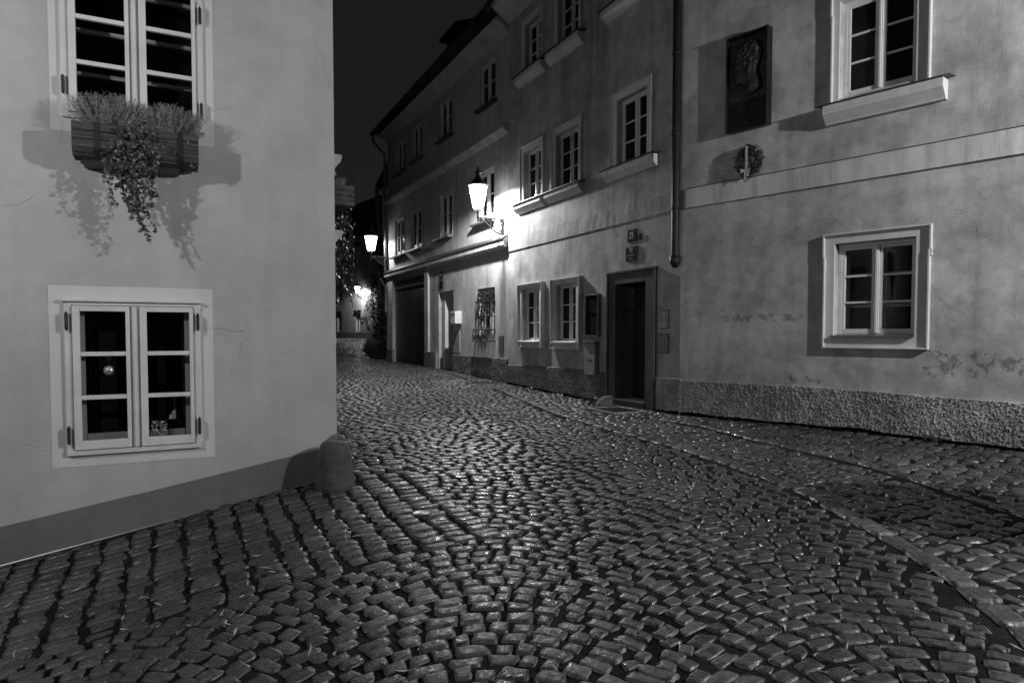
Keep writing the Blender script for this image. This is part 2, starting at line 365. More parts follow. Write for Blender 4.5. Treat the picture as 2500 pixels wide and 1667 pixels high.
# pavement on the right, between and behind the kerbs
out=[]; 
for i in range(0,215):
    xx0=-17+i*.135*1.0
    yv=-.02-random.random()*.1
    while yv>-6.5:
        h=random.uniform(.09,.22); q=FM.p+FM.d*(xx0+random.gauss(0,.012))+FM.n*(yv-h/2)
        out.append((q[0],q[1],FM.a+random.gauss(0,.15),.135/2-random.uniform(.001,.01),h/2-random.uniform(.002,.009),.008+random.gauss(0,.0035),.005)); yv-=h
R1=np.array(out); mk=masks(R1[:,:2]); xr,yr=local(FR,R1[:,:2])
near=(R1[:,1]<10.6)
R1=R1[mk['right']&~mk['bld']&mk['vis']&(mk['d1']>.17)&(mk['d2']>.15)&(R1[:,1]>1.9)&(~(near&mk['right2']))]
allst.append(R1)
out=[]
for i in range(0,75):
    yv=-.03
    while yv>-4.5:
        h=random.uniform(.1,.2); q=FR.p+FR.d*(-1+i*.15+random.gauss(0,.02))+FR.n*(yv-h/2)
        out.append((q[0],q[1],FR.a+random.gauss(0,.25),.075-random.uniform(.001,.012),h/2-random.uniform(.002,.011),.010+random.gauss(0,.004),.005)); yv-=h
R2=np.array(out); mk=masks(R2[:,:2]); allst.append(R2[mk['right2']&mk['right']&~mk['bld']&(mk['d2']>.14)&(R2[:,1]>1.9)&(R2[:,0]<R2[:,1]*.9)])
# kerb rows of larger flat stones
def kerb(poly,half,lo,hi,off,pro):
    seg=np.hypot(*np.diff(poly,axis=0).T); S=np.concatenate([[0],np.cumsum(seg)]); s=0; out=[]
    while s<S[-1]:
        L=random.uniform(lo,hi); m=s+L/2; x=np.interp(m,S,poly[:,0]); y=np.interp(m,S,poly[:,1])
        x2=np.interp(m+.1,S,poly[:,0]); y2=np.interp(m+.1,S,poly[:,1]); x1=np.interp(m-.1,S,poly[:,0]); y1=np.interp(m-.1,S,poly[:,1])
        a=math.atan2(y2-y1,x2-x1); out.append((x-math.sin(a)*off,y+math.cos(a)*off,a+random.gauss(0,.02),L/2-.003,half-random.random()*.02,pro+random.gauss(0,.003),.002)); s+=L
    return np.array(out)
k1=kerb(K1,.085,.16,.33,.045,.016); k2=kerb(K2,.068,.15,.28,.045,.014)
KS=[]
for k in (k1,k2): KS.append(k[(k[:,1]>1.8)&(~masks(k[:,:2])['bld'])&(k[:,1]<26)])
ST=np.concatenate(allst)
MATQ=np.array([(1.30,11.32),(1.71,11.84),(2.18,11.06),(1.67,10.48)])
c_=MATQ.mean(0); keep=~((np.abs((ST[:,:2]-c_)@np.array([.4366,-.8997]))<.44)&(np.abs((ST[:,:2]-c_)@np.array([.8997,.4366]))<.36))
ST=ST[keep]
near_=ST[ST[:,1]<17]; far_=ST[ST[:,1]>=17]
def thin(S,dmin):
    keep=np.ones(len(S),bool); order=np.lexsort((S[:,1],)); S=S[order]
    for i in range(len(S)):
        if not keep[i]: continue
        j=i+1
        while j<len(S) and S[j,1]-S[i,1]<dmin:
            if keep[j] and (S[j,0]-S[i,0])**2+(S[j,1]-S[i,1])**2<dmin*dmin: keep[j]=False
            j+=1
    return S[keep]
near_=thin(near_,.068)
def fill_holes(S):
    gx,gy_=np.meshgrid(np.arange(-6,7,.045),np.arange(1.9,17,.045)); C=np.stack([gx.ravel(),gy_.ravel()],1)+RNG.uniform(-.02,.02,(gx.size,2))
    m=masks(C); ok=m['vis']&~m['bld']&(m['d1']>.13)&(m['d2']>.12)&(np.abs(C[:,0])<C[:,1]*.86+.3)&(np.hypot(C[:,0]+1.6,C[:,1]-6.12)>.24); C=C[ok]
    dd=(C-c_); C=C[~((np.abs(dd@np.array([.4366,-.8997]))<.47)&(np.abs(dd@np.array([.8997,.4366]))<.40))]
    C=C[np.argsort(C[:,1])]; S=S[np.argsort(S[:,1])]; free=np.ones(len(C),bool); ys=S[:,1]
    for a in range(0,len(C),400):
        c=C[a:a+400]; lo=np.searchsorted(ys,c[0,1]-.3); hi=np.searchsorted(ys,c[-1,1]+.3); T=S[lo:hi]
        dx=c[:,0:1]-T[None,:,0]; dy=c[:,1:2]-T[None,:,1]; co_=np.cos(T[:,2]); si=np.sin(T[:,2])
        u=np.abs(dx*co_+dy*si); v=np.abs(-dx*si+dy*co_)
        free[a:a+400]=~((u<T[:,3]+.034)&(v<T[:,4]+.034)).any(1)
    C=C[free]; out=[]
    for c in C:
        if all((c[0]-o[0])**2+(c[1]-o[1])**2>.0064 for o in out[-200:]): out.append((c[0],c[1],random.uniform(0,3.14),random.uniform(.034,.05),random.uniform(.03,.042),.008,.005))
    return np.array(out)
HO=fill_holes(near_); ST=np.concatenate([near_,HO,far_]); print('stones',len(ST),'fillers',len(HO))
def make_setts(S,us,name,rr=.34,cjs=.15):
    n=len(S); us=np.array(us); m=len(us); U,V=np.meshgrid(us,us); U=U.ravel(); V=V.ravel(); k=len(U)
    gu=U*np.sqrt(1-rr*V*V/2); gv=V*np.sqrt(1-rr*U*U/2)
    cj=RNG.normal(0,cjs,(n,4,2))
    w=np.stack([(1-U)*(1-V),(1+U)*(1-V),(1+U)*(1+V),(1-U)*(1+V)],1)/4
    du=cj[:,:,0]@w.T; dv=cj[:,:,1]@w.T
    lu=(gu[None]+du*np.abs(gu))*S[:,3:4]; lv=(gv[None]+dv*np.abs(gv))*S[:,4:5]
    edge=np.maximum(np.abs(U),np.abs(V))
    prof=np.where(edge>.99,-1,np.where(edge>.85,.35,np.where(edge>.45,.86,1.0)))
    # smooth outline wobble
    ph=RNG.random((n,1))*6.28; wob=1+(cjs/.15)*(.05*np.sin(3*np.arctan2(V,U)[None]+ph)+.035*np.sin(5*np.arctan2(V,U)[None]+2*ph))
    lu*=wob; lv*=wob
    c=np.cos(S[:,2:3]); s=np.sin(S[:,2:3]); X=S[:,0:1]+lu*c-lv*s; Y=S[:,1:2]+lu*s+lv*c
    G=gz(X,Y); small=np.minimum(S[:,3:4],S[:,4:5])
    tilt=RNG.normal(0,.022,(n,2)); 
    Z=G+np.where(prof[None]<0,-.03,S[:,5:6]+(prof[None]-1)*S[:,6:7]*1.1)+np.where(prof[None]<0,0,tilt[:,0:1]*lu+tilt[:,1:2]*lv)
    Z+=np.where(prof[None]<0,0,RNG.normal(0,.0011,(n,k)))
    v=np.stack([X.ravel(),Y.ravel(),Z.ravel()],1)
    i=(np.arange(m-1)[:,None]*m+np.arange(m-1)[None]).ravel(); f0=np.stack([i,i+1,i+1+m,i+m],1)
    f=(f0[None]+(np.arange(n)*k)[:,None,None]).reshape(-1,4)
    sh=np.clip(RNG.normal(1,.26,n),.45,1.9); sh=np.repeat(sh,k)
    return npmesh(name,v,f,M_SETT,True,sh)
nearm=ST[:,1]<10
KS=np.concatenate(KS); o=make_setts(KS,[-1,-.93,-.6,0,.6,.93,1],'kerb_stones',.16,.07); setp(o,kind='structure')
o=make_setts(ST[nearm],[-1,-.9,-.55,0,.55,.9,1],'cobbled_road'); setp(o,kind='structure')
o=make_setts(ST[~nearm],[-1,-.85,0,.85,1],'cobbled_street'); setp(o,kind='structure')

# ================================================================= facade tools
def facade(mb,x0,x1,z0,z1,holes,reveal=.16,y=0.0):
    xs=sorted({x0,x1,*[h[0] for h in holes],*[h[1] for h in holes]}); zs=sorted({z0,z1,*[h[2] for h in holes],*[h[3] for h in holes]})
    xs=[v for v in xs if x0<=v<=x1]; zs=[v for v in zs if z0<=v<=z1]
    for a,b in zip(xs[:-1],xs[1:]):
        for c,d in zip(zs[:-1],zs[1:]):
            mx_,mz=(a+b)/2,(c+d)/2
            if any(h[0]<mx_<h[1] and h[2]<mz<h[3] for h in holes): continue
            mb.quad((a,y,c),(b,y,c),(b,y,d),(a,y,d))
    for h in holes:
        a,b,c,d=h[:4]; r=h[4] if len(h)>4 else reveal; yy=y+r
        mb.quad((a,y,c),(a,y,d),(a,yy,d),(a,yy,c)); mb.quad((b,y,c),(b,yy,c),(b,yy,d),(b,y,d))
        mb.quad((a,y,d),(b,y,d),(b,yy,d),(a,yy,d)); mb.quad((a,y,c),(a,yy,c),(b,yy,c),(b,y,c))
    return mb
def shell(mb,x0,x1,z0,z1,depth,y=0.0):
    mb.quad((x0,y,z0),(x0,y,z1),(x0,depth,z1),(x0,depth,z0)); mb.quad((x1,y,z0),(x1,depth,z0),(x1,depth,z1),(x1,y,z1))
    mb.quad((x0,depth,z0),(x0,depth,z1),(x1,depth,z1),(x1,depth,z0)); mb.quad((x0,y,z1),(x1,y,z1),(x1,depth,z1),(x0,depth,z1))
    return mb
def window(par,x0,x1,z0,z1,y,mat=None,gl=None,fw=.05,rows=3,mull=.06,bar=.026,name='window',sw=.032,lintel=0):
    """double casement: outer frame, two sashes, meeting stile, glazing bars; the panes are a sub-part"""
    mat=mat or M_WOODG; gl=gl or M_GLASS; b=MB()
    b.box(x0,x0+fw,y,y+.07,z0,z1); b.box(x1-fw,x1,y,y+.07,z0,z1); b.box(x0+fw,x1-fw,y,y+.07,z1-fw,z1); b.box(x0+fw,x1-fw,y,y+.07,z0,z0+fw)
    ix0,ix1,iz0,iz1=x0+fw,x1-fw,z0+fw,z1-fw; xm=(ix0+ix1)/2
    b.box(xm-mull/2,xm+mull/2,y-.012,y+.06,iz0,iz1)
    b.box(xm-mull*.22,xm+mull*.22,y-.024,y-.011,iz0,iz1)
    for a,c in ((ix0,xm-mull/2),(xm+mull/2,ix1)):
        e=.002
        b.box(a+e,a+sw,y+.008,y+.05,iz0,iz1); b.box(c-sw,c-e,y+.008,y+.05,iz0,iz1)
        b.box(a+sw,c-sw,y+.008,y+.05,iz1-sw,iz1-e); b.box(a+sw,c-sw,y+.004,y+.05,iz0+e,iz0+sw*1.5)
        H=(iz1-sw)-(iz0+sw*1.5)
        for r in range(1,rows):
            zz=iz0+sw*1.5+H*r/rows; b.box(a+sw,c-sw,y+.012,y+.045,zz-bar/2,zz+bar/2)
    w=b.build(name,mat,par,bev=.003)
    p=MB()
    for a,c in ((ix0,xm-mull/2),(xm+mull/2,ix1)): p.quad((a+.01,y+.03,iz0),(c-.01,y+.03,iz0),(c-.01,y+.03,iz1),(a+.01,y+.03,iz1))
    p.build('pane',gl,w)
    return w
def surround(par,ox0,ox1,oz0,oz1,x0,x1,z0,z1,off=.05,ear=.26,earw=.012,mat=None,bottom=True,lip=.022,fas=.022):
    """plaster surround with a raised lip and ears at the top"""
    mat=mat or M_SURR; b=MB(); zb=oz0
    f=fas
    b.box(ox0+.01,x0,-f,.002,zb,oz1-.01); b.box(x1,ox1-.01,-f,.002,zb,oz1-.01); b.box(x0,x1,-f,.002,z1,oz1-.01)
    if bottom: b.box(x0,x1,-f,.002,zb,z0)
    e=earw; zr=oz1-ear
    b.box(ox0-e,ox1+e,-off,.001,oz1-lip,oz1)
    b.box(ox0-e,ox0-e+lip,-off,.001,zr,oz1-lip); b.box(ox1+e-lip,ox1+e,-off,.001,zr,oz1-lip)
    b.box(ox0,ox0+lip,-off,.001,zb,zr); b.box(ox1-lip,ox1,-off,.001,zb,zr)
    if bottom: b.box(ox0+lip,ox1-lip,-off,.001,zb,zb+lip)
    # little drops under the ears
    for xx in (ox0-.012,ox1+.012): b.lathe([(.004,zr-.085),(.016,zr-.075),(.018,zr-.055),(.008,zr-.04),(.015,zr-.01),(.015,zr)],8,(xx,-off*.55))
    return b.build('window_surround',mat,par,bev=.004)
def sill(par,x0,x1,zt,h=.2,d=.15,mat=None,plate=True,name='sill'):
    mat=mat or M_SURR; b=MB(); a=x0+.07; c=x1-.07
    prof=[(0,zt-.012),(-d,zt-.012),(-d,zt-h*.5),(-d*.9,zt-h*.56),(-d*.72,zt-h*.7),(-d*.45,zt-h*.9),(-d*.38,zt-h),(0,zt-h)]
    b.prism(prof,a,c); o=b.build(name,mat,par,bev=.005)
    if plate:
        p=MB(); p.prism([(0,zt+.02),(-d-.045,zt-.004),(-d-.045,zt-.012),(0,zt+.01)],x0,x1); p.build('sill_flashing',M_ZINCD,o)
    return o
def rough_plinth(par,x0,x1,zt,zb,y,mat,res=.014,amp=.012,frame=None,top=None,holes=()):
    """roughcast strip with real lumps; bottom edge follows the ground"""
    nx=int((x1-x0)/res)+1; bz=[(g1(*frame.w(x0+(x1-x0)*i/(nx-1),-.05)[:2])+.045+.03*noise.noise(Vector((x0+i*res*1.7,5,0)))+.012*noise.noise(Vector((i*res*14,9,0))) if frame else zb) for i in range(nx)]
    zb=min(bz) if frame else zb; nz=max(4,int((zt-zb)/res)+1); v=[];f=[]
    for i in range(nx):
        xx=x0+(x1-x0)*i/(nx-1); t=zt if top is None else top(xx)
        for j in range(nz):
            q=j/(nz-1); z=bz[i]+(t-bz[i])*q
            nn=noise.fractal(Vector((xx*42,z*24,3.3)),.8,2.2,3)+.7*noise.noise(Vector((xx*90,z*60,7)))
            yy=y-abs(nn)*amp*1.3
            if j==nz-1: z+=noise.noise(Vector((xx*9,0,1)))*.012+noise.noise(Vector((xx*35,0,4)))*.006
            v.append((xx,yy,z))
    for i in range(nx-1):
        for j in range(nz-1):
            a=i*nz+j; f.append((a,a+nz,a+nz+1,a+1))
    # top return to the wall
    for i in range(nx): v.append((v[i*nz+nz-1][0],.003,v[i*nz+nz-1][2]+.004))
    b0=nx*nz
    for i in range(nx-1): f.append((i*nz+nz-1,(i+1)*nz+nz-1,b0+i+1,b0+i))
    n=len(v)
    for i in range(nx): v.append((v[i*nz][0],.003,v[i*nz][2]))
    b1=b0+nx
    for i in range(nx-1): f.append((i*nz,b1+i,b1+i+1,(i+1)*nz))
    for i in (0,nx-1):
        k=len(v)
        for j in range(nz): v.append((v[i*nz+j][0],.003,v[i*nz+j][2]))
        for j in range(nz-1):
            q=(i*nz+j,i*nz+j+1,k+j+1,k+j); f.append(q if i==0 else q[::-1])
    b=MB(); b.v=v; b.f=f; return b.build('plinth',mat,par,smooth=True)
def house(F,name,label,cat='house'): return empty(name,F.w(0,0,0),F.a,label,cat)

# ================================================================= CORNER HOUSE (left)
H=house(FL,'corner_house','smooth pale corner house on the left with flat painted window surrounds')
U1=(-2.10,-1.10,3.30,4.80); L1=(-2.118,-1.155,.645,1.857)
b=MB(); facade(b,-9,0,-1.2,8,[(L1[0],L1[1],L1[2],L1[3],.12),(U1[0],U1[1],U1[2],U1[3],.12)])
shell(b,-9,0,-1.2,8,10,0); b.build('wall',M_LEFT,H)
b=MB()   # painted bands round the windows, a few millimetres of paint and skim
def band(b,o,i,y=-.003):
    ox0,ox1,oz0,oz1=o; x0,x1,z0,z1=i
    b.box(ox0,x0,y,.0005,oz0,oz1); b.box(x1,ox1,y,.0005,oz0,oz1); b.box(x0,x1,y,.0005,z1,oz1); b.box(x0,x1,y,.0005,oz0,z0)
band(b,(-2.226,-1.048,.541,1.981),L1); b.build('painted_surround',M_LEFT2,H)
b=MB(); band(b,(-2.182,-1.013,3.186,4.95),U1); b.build('painted_surround',M_LEFT2,H)
# dado, sloping with the street, with the rounded rise at the corner
b=MB(); top=[(-6,-.45),(-2.571,.122),(-1.448,.310),(-.139,.538),(-.125,.575),(-.095,.62),(-.05,.655),(.003,.672)]
bot=[(.003,-.2),(-6,-1.1)]
b.extr(top[::1]+bot,-.006,.0005); b.build('dado',M_DADO,H)
b=MB(); b.prism([(-.03,-.0),(-.03,.02),(-.008,.05),(-.006,.0)],0,1)
# metal strip along the foot
pts=[(-2.62,-.02,-.195),(-2.578,-.02,-.178),(-1.95,-.02,-.07),(-1.453,-.02,.018),(-.8,-.02,.128),(-.22,-.02,.236)]
b=MB(); b.tube([(-6,-.02,-.8)]+pts,.011,6); b.build('base_strip',flat('worn metal strip',.4,.3,.8),H)
def casement_left(par,W,rows_z,hinges,name='window'):
    """outward flush casements of the corner house: outer frame, two sashes and a meeting post"""
    x0,x1,z0,z1=W; b=MB(); w=.045
    b.box(x0-.005,x0+w,-.028,.06,z0,z1); b.box(x1-w,x1+.005,-.028,.06,z0,z1); b.box(x0+w,x1-w,-.028,.06,z1-.03,z1); b.box(x0-.005,x1+.005,-.034,.06,z0-.012,z0+.028)
    b.box(x0-.02,x1+.02,-.05,-.0,z1-.002,z1+.016)
    fr=b.build(name,M_WOODP,par,bev=.003)
    xm=(x0+x1)/2; s=MB()
    for a,c in ((x0+w+.004,xm-.035),(xm+.035,x1-w-.004)):
        zt=z1-.035; zb=z0+.033; st=.052
        s.box(a,a+st,-.045,.0,zb,zt); s.box(c-.03,c,-.045,.0,zb,zt); s.box(a+st,c-.03,-.045,.0,zt-.042,zt); s.box(a+st,c-.03,-.045,.0,zb,zb+.07)
        for zz in rows_z: s.box(a+st,c-.03,-.04,-.006,zz-.017,zz+.017)
    s.box(xm-.033,xm+.033,-.03,.01,z0+.033,z1-.035); s.box(xm-.012,xm+.012,-.055,-.031,z0+.033,z1-.035)
    so=s.build('sash',M_WOODW,fr,bev=.003)
    p=MB(); p.quad((x0+.06,-.02,z0+.05),(x1-.06,-.02,z0+.05),(x1-.06,-.02,z1-.05),(x0+.06,-.02,z1-.05)); p.build('pane',M_CLEAR,fr)
    for hx,hz in hinges:
        h=MB(); h.tube([(hx,-.05,hz-.075),(hx,-.052,hz-.06),(hx,-.054,hz+.06),(hx,-.05,hz+.075)],[.004,.012,.012,.004],8); h.build('hinge',M_IRON2,fr)
    # inner window and dark room
    i=MB(); y=.24
    i.box(x0+.0,x0+.06,y,y+.04,z0,z1); i.box(x1-.06,x1,y,y+.04,z0,z1); i.box(xm-.05,xm+.05,y,y+.04,z0,z1); i.box(x0+.06,xm-.05,y,y+.04,z0,z0+.06); i.box(xm+.05,x1-.06,y,y+.04,z0,z0+.06)
    for zz in rows_z: i.box(x0+.06,xm-.05,y+.004,y+.035,zz-.015,zz+.015); i.box(xm+.05,x1-.06,y+.004,y+.035,zz-.015,zz+.015)
    return fr,i
w,i=casement_left(H,L1,[1.44,1.093],[(-2.105,1.70),(-2.105,.80),(-1.168,1.70),(-1.168,.82)])
MD=flat('dim inner paint',.4,.6)
b=MB(); x0,x1,z0,z1=L1
b.box(x0+.0,x1-.0,.06,.34,z0-.02,z0+.015); b.box(x0+.075,x0+.125,.05,.08,z0,z1); b.box(x1-.115,x1-.075,.05,.08,z0,z1); b.box(-1.655,-1.62,.05,.08,z0,z1); b.box(x0+.125,-1.66,.12,.15,z0,z0+.14); b.box(-1.61,x1-.12,.12,.15,z0,z0+.14); b.build('inner_ledge',MD,w)
b=MB(); b.box(x0-.3,x1+.3,.35,.36,z0-.3,z1+.3); b.box(x0-.3,x1+.3,.121,.36,z0-.3,z0-.021); b.box(x0-.3,x1+.3,.121,.36,z1+.01,z1+.3); b.box(x0-.3,x0-.01,.121,.35,z0-.02,z1); b.box(x1+.01,x1+.3,.121,.35,z0-.02,z1); b.build('dark_room',M_DARK,H)
b=MB(); rs=random.Random(2)
for (a,c) in ((-2.10,-1.93),(-1.66,-1.58),(-1.34,-1.17)):
    n=24; v=[]
    for k in range(n+1):
        xx=a+(c-a)*k/n; yy=.24+.018*math.sin(k*1.3)+.008*math.sin(k*3.1)
        v+=[(xx,yy,.66),(xx+.01*math.sin(k),yy,1.85)]
    b.add(v,[(2*k,2*k+2,2*k+3,2*k+1) for k in range(n)])
b.build('curtain',flat('dim curtain',.05,.9,var=.4,vs=5),H)
w,i=casement_left(H,U1,[4.075,3.725,4.43],[(-2.088,3.53),(-1.112,4.25),(-1.112,3.46)])
i.build('inner_window',flat('dim inner paint two',.42,.6),w)
b=MB(); x0,x1,z0,z1=U1; b.box(x0-.1,x1+.1,.9,.91,z0-.1,z1+.1); b.box(x0-.1,x0-.001,.121,.9,z0-.1,z1+.1); b.box(x1+.001,x1+.1,.121,.9,z0-.1,z1+.1); b.box(x0,x1,.121,.9,z1+.001,z1+.1); b.box(x0,x1,.121,.9,z0-.1,z0-.001); b.build('dark_room',M_DARK,H)
# mouldings and sills of the street side that show past the corner
SD=empty('x',(0,0,0)); bpy.data.objects.remove(SD)
side=Matrix.Rotation(math.pi/2,4,'Z')
def side_sill(zt,h,d,xa,xb):
    b=MB(); prof=[(0,zt),(-d,zt),(-d*1.0,zt-h*.12),(-d*.86,zt-h*.35),(-d*.45,zt-h*.55),(-d*.2,zt-h*.72),(-d*.25,zt-h*.88),(-d*.45,zt-h),(0,zt-h)]
    b.prism(prof,xa,xb); b.v=[(-y,x,z) for x,y,z in b.v]   # turn onto the side wall (local x=0 plane)
    b.build('side_sill',M_LEFT,H,bev=.004)
side_sill(3.27,.19,.085,.06,1.2); side_sill(2.57,.17,.09,.06,1.2)
# small clamps sticking out of the corner edge
for z in (5.6,4.95,4.15,3.72,2.2,1.86,.98): b=MB(); b.lathe([(.0,z-.02),(.013,z-.01),(.016,z),(.013,z+.01),(0,z+.02)],7,(.004,.02)); b.build('clamp',M_IRON2,H)

# ================================================================= RIGHT HOUSE
H=house(FR,'rough_plastered_house','tall house filling the right side with rough sandy plaster, string course and roughcast plinth')
RL=(2.335,3.272,1.565,2.74); RU=(2.35,3.23,4.56,5.76); RX=(5.3,6.2,4.56,5.76)
b=MB(); facade(b,0,13,-1,9.5,[(*RL,.13),(*RU,.13),(*RX,.13)]); shell(b,0,13,-1,9.5,9); b.build('wall',M_RIGHT,H)
b=MB(); b.prism([(0,3.79),(-.028,3.785),(-.028,3.51),(-.034,3.50),(0,3.49)],.1,13); b.build('string_course',M_BAND,H)
rough_plinth(H,0.0,5.6,.9,.15,-.035,M_PLINTH,.009,.016,frame=FR,top=lambda x:.885+.03*math.exp(-((x-2.2)/1.2)**2)-.02*x/4)
b=MB(); b.box(.02,5.6,-.012,0,-.2,.5); b.build('gap_shade',M_DARK,H)  # near-black box paints in the shade of the gap under the plinth
b=MB(); b.box(.1,13,-.0295,-.027,3.778,3.792); b.build('shade_line',flat('painted shade on the ledge',.06,.9),H)  # dark strip painted as a shadow line along the course's top edge
b=MB(); b.box(5.6,13,-.05,.002,-.5,.84); b.build('plinth',M_PLINTH,H)
def inner_win(par,x0,x1,z0,z1,y,mat):
    b=MB(); xm=(x0+x1)/2
    b.box(x0,x0+.07,y,y+.04,z0,z1); b.box(x1-.07,x1,y,y+.04,z0,z1); b.box(xm-.055,xm-.005,y,y+.04,z0,z1); b.box(xm+.005,xm+.055,y,y+.04,z0,z1)
    for k in (1,2):
        zz=z0+(z1-z0)*k/3+.0; b.box(x0+.07,xm-.055,y,y+.035,zz-.018,zz+.018); b.box(xm+.055,x1-.07,y,y+.035,zz-.018,zz+.018)
    o=b.build('inner_window',mat,par); p=MB(); p.quad((x0,y+.05,z0),(x1,y+.05,z0),(x1,y+.05,z1),(x0,y+.05,z1)); p.build('dark_pane',M_DARK,o); return o
w=window(H,*RL,.1,M_WOODP,M_CLEAR,fw=.045,sw=.035); surround(w,2.205,3.43,1.416,2.868,*RL,off=.058,ear=.29)
b=MB(); b.prism([(.1,1.60),(-.07,1.575),(-.07,1.56),(.1,1.562)],2.31,3.275); b.build('sill',M_ZINC,w)
inner_win(w,RL[0],RL[1],RL[2],RL[3],.27,flat('inner frame paint',.35,.6))
b=MB(); b.box(RL[0]-.01,RL[0],.13,.33,RL[2],RL[3]); b.box(RL[1],RL[1]+.01,.13,.33,RL[2],RL[3]); b.box(RL[0],RL[1],.13,.33,RL[3],RL[3]+.01); b.box(RL[0],RL[1],.13,.33,RL[2]-.01,RL[2]); b.build('window_recess',flat('recess paint',.3,.8),w)
for U in (RU,RX):
    w=window(H,*U,.1,M_WOODP,M_GLASS,fw=.045,sw=.035); dx=U[0]-2.35
    surround(w,2.255+dx,3.385+dx,4.50,5.87,*U,off=.06,ear=.28,bottom=False)
    sill(w,2.14+dx,3.63+dx,4.475,.235,.165)
for nm_ in ():
    pass
# ================================================================= MIDDLE HOUSE
H=house(FM,'house_with_stone_doorway','narrow three-storey house in the middle with a dark stone doorway and paired small windows')
mids=[(-5.30,-4.48,4.49,5.60),(-3.86,-2.985,4.49,5.605),(-1.705,-.85,4.49,5.638)]
tops=[(-5.24,-4.48,7.30,8.33),(-3.80,-2.99,7.30,8.40),(-1.75,-.95,7.30,8.4)]
lows=[(-5.335,-4.516,1.42,2.587),(-3.815,-3.01,1.42,2.59)]
door=(-1.70,-.83,.46,2.46)
b=MB(); facade(b,-6.1,0,-.6,8.75,[(*m,.14) for m in mids+tops+lows]+[(*door,.42)]); shell(b,-6.1,0,-.6,8.75,8); b.build('wall',M_MID,H)
b=MB(); b.box(-6.099,-.08,-.02,.002,3.505,3.80); b.build('string_course',plaster('string course, same paint',.38,.003,60,.03,.2,streak=.3,seed=6),H)
b=MB(); b.prism([(0,9.15),(-.42,9.1),(-.42,9.0),(-.34,8.93),(-.2,8.86),(-.08,8.76),(0,8.70)],-6.35,0.05); b.build('cornice',M_BAND,H)
b=MB(); b.prism([(-.5,9.1),(-.5,9.16),(4,12.5),(8,9.1)],-6.35,.05); b.build('roof',M_ROOF,H)
for k,m in enumerate(mids):
    w=window(H,*m,.1,M_WOODG,M_GLASS,fw=.04)
    big=k==2
    surround(w,m[0]-(.155 if big else .13),m[1]+(.15 if big else .14),m[2]-.03,m[3]+.13,*m,off=.055,ear=.3,bottom=False,mat=M_SURR)
    sill(w,m[0]-(.34 if big else .34),m[1]+(.38 if big else .26),4.475,.2,.15)
for k,m in enumerate(tops):
    w=window(H,*m,.1,M_WOODG,M_GLASS,fw=.04); surround(w,m[0]-.12,m[1]+.12,m[2]-.03,m[3]+.13,*m,off=.05,bottom=False)
    sill(w,m[0]-.34,m[1]+.27,7.265,.22,.16)
for m in lows:
    w=window(H,*m,.08,M_WOODG,M_GLASS,fw=.04); surround(w,m[0]-.14,m[1]+.17,1.29,m[3]+.115,*m,off=.09,ear=.35,fas=.045)
    b=MB(); b.prism([(.08,1.465),(-.13,1.44),(-.13,1.42),(.08,1.421)],m[0]-.05,m[1]+.02); b.build('sill',M_SURR,w)
    # half drawn blind glimpsed behind the glass
# stone doorway
b=MB(); fx0,fx1,fz=-1.93,-.56,2.665
b.box(fx0,door[0],-.035,.42,.1,fz-.02); b.box(door[1],fx1-.02,-.035,.42,.1,fz-.02); b.box(door[0],door[1],-.035,.42,door[3],fz-.02)
b.box(fx0-.02,fx1,-.065,.0,fz-.02,fz+.02); b.box(fx0-.02,fx0+.03,-.06,-.03,.1,fz-.02); b.box(fx1-.05,fx1,-.06,-.03,.1,fz-.02)
df=b.build('door_frame',M_STONE,H,bev=.008)
b=MB(); b.box(door[0],door[1],-.05,.42,.1,.445); b.build('door_step',M_STONE,df,bev=.01)
b=MB(); b.box(door[0],door[1],-.06,-.0,.446,.468); b.build('threshold_edge',flat('worn threshold edge',.25,.4,.6),df)
b=MB(); b.box(door[0],door[1],.36,.4,.46,door[3]); xm=(door[0]+door[1])/2
for (a,c) in ((door[0]+.08,xm-.05),(xm+.05,door[1]-.08)):
    for (z0,z1) in ((.6,1.2),(1.3,2.3)): b.box(a,c,.345,.36,z0,z1)
b.box(xm-.03,xm+.03,.335,.36,.5,2.44)
dr=b.build('door',M_DOOR,H,bev=.004)
b=MB(); b.box(-1.20,-1.14,.325,.335,1.38,1.42); b.lathe([(.001,1.10),(.03,1.11),(.035,1.13),(.03,1.15),(.001,1.16)],10,(-1.2,.30)); b.tube([(-1.2,.31,1.2),(-1.13,.3,1.16),(-1.07,.3,1.17),(-1.05,.31,1.22)],.008,6); b.build('handle',M_BRASS,dr)
rough_plinth(H,-6.09,-1.96,.93,-.1,-.03,M_PLINTHD,.014,.016,frame=FM,top=lambda x:.9+.02*math.sin(x*1.3))
rough_plinth(H,-.545,.06,.905,-.1,-.03,M_PLINTH,.009,.02,frame=FM)
b=MB(); b.box(-6.09,-1.95,-.012,.0,-.2,.6); b.box(-.545,-.02,-.012,0,-.2,.5); b.build('gap_shade',M_DARK,H)  # same painted shade in the gap below these plinths
# downpipe between the two houses
b=MB(); b.tube([(.03,-.13,9.3),(.03,-.13,2.75),(.03,-.13,2.69)],.062,12); b.tube([(.03,-.13,2.78),(.03,-.13,2.68),(.025,-.125,2.6)],[.085,.085,.03],12)
for z in (3.5,4.6,5.8,7.0): b.lathe([(.07,z-.02),(.074,z-.01),(.074,z+.01),(.07,z+.02)],12,(.03,-.13))
b.build('downpipe',M_PIPE,H,smooth=True)
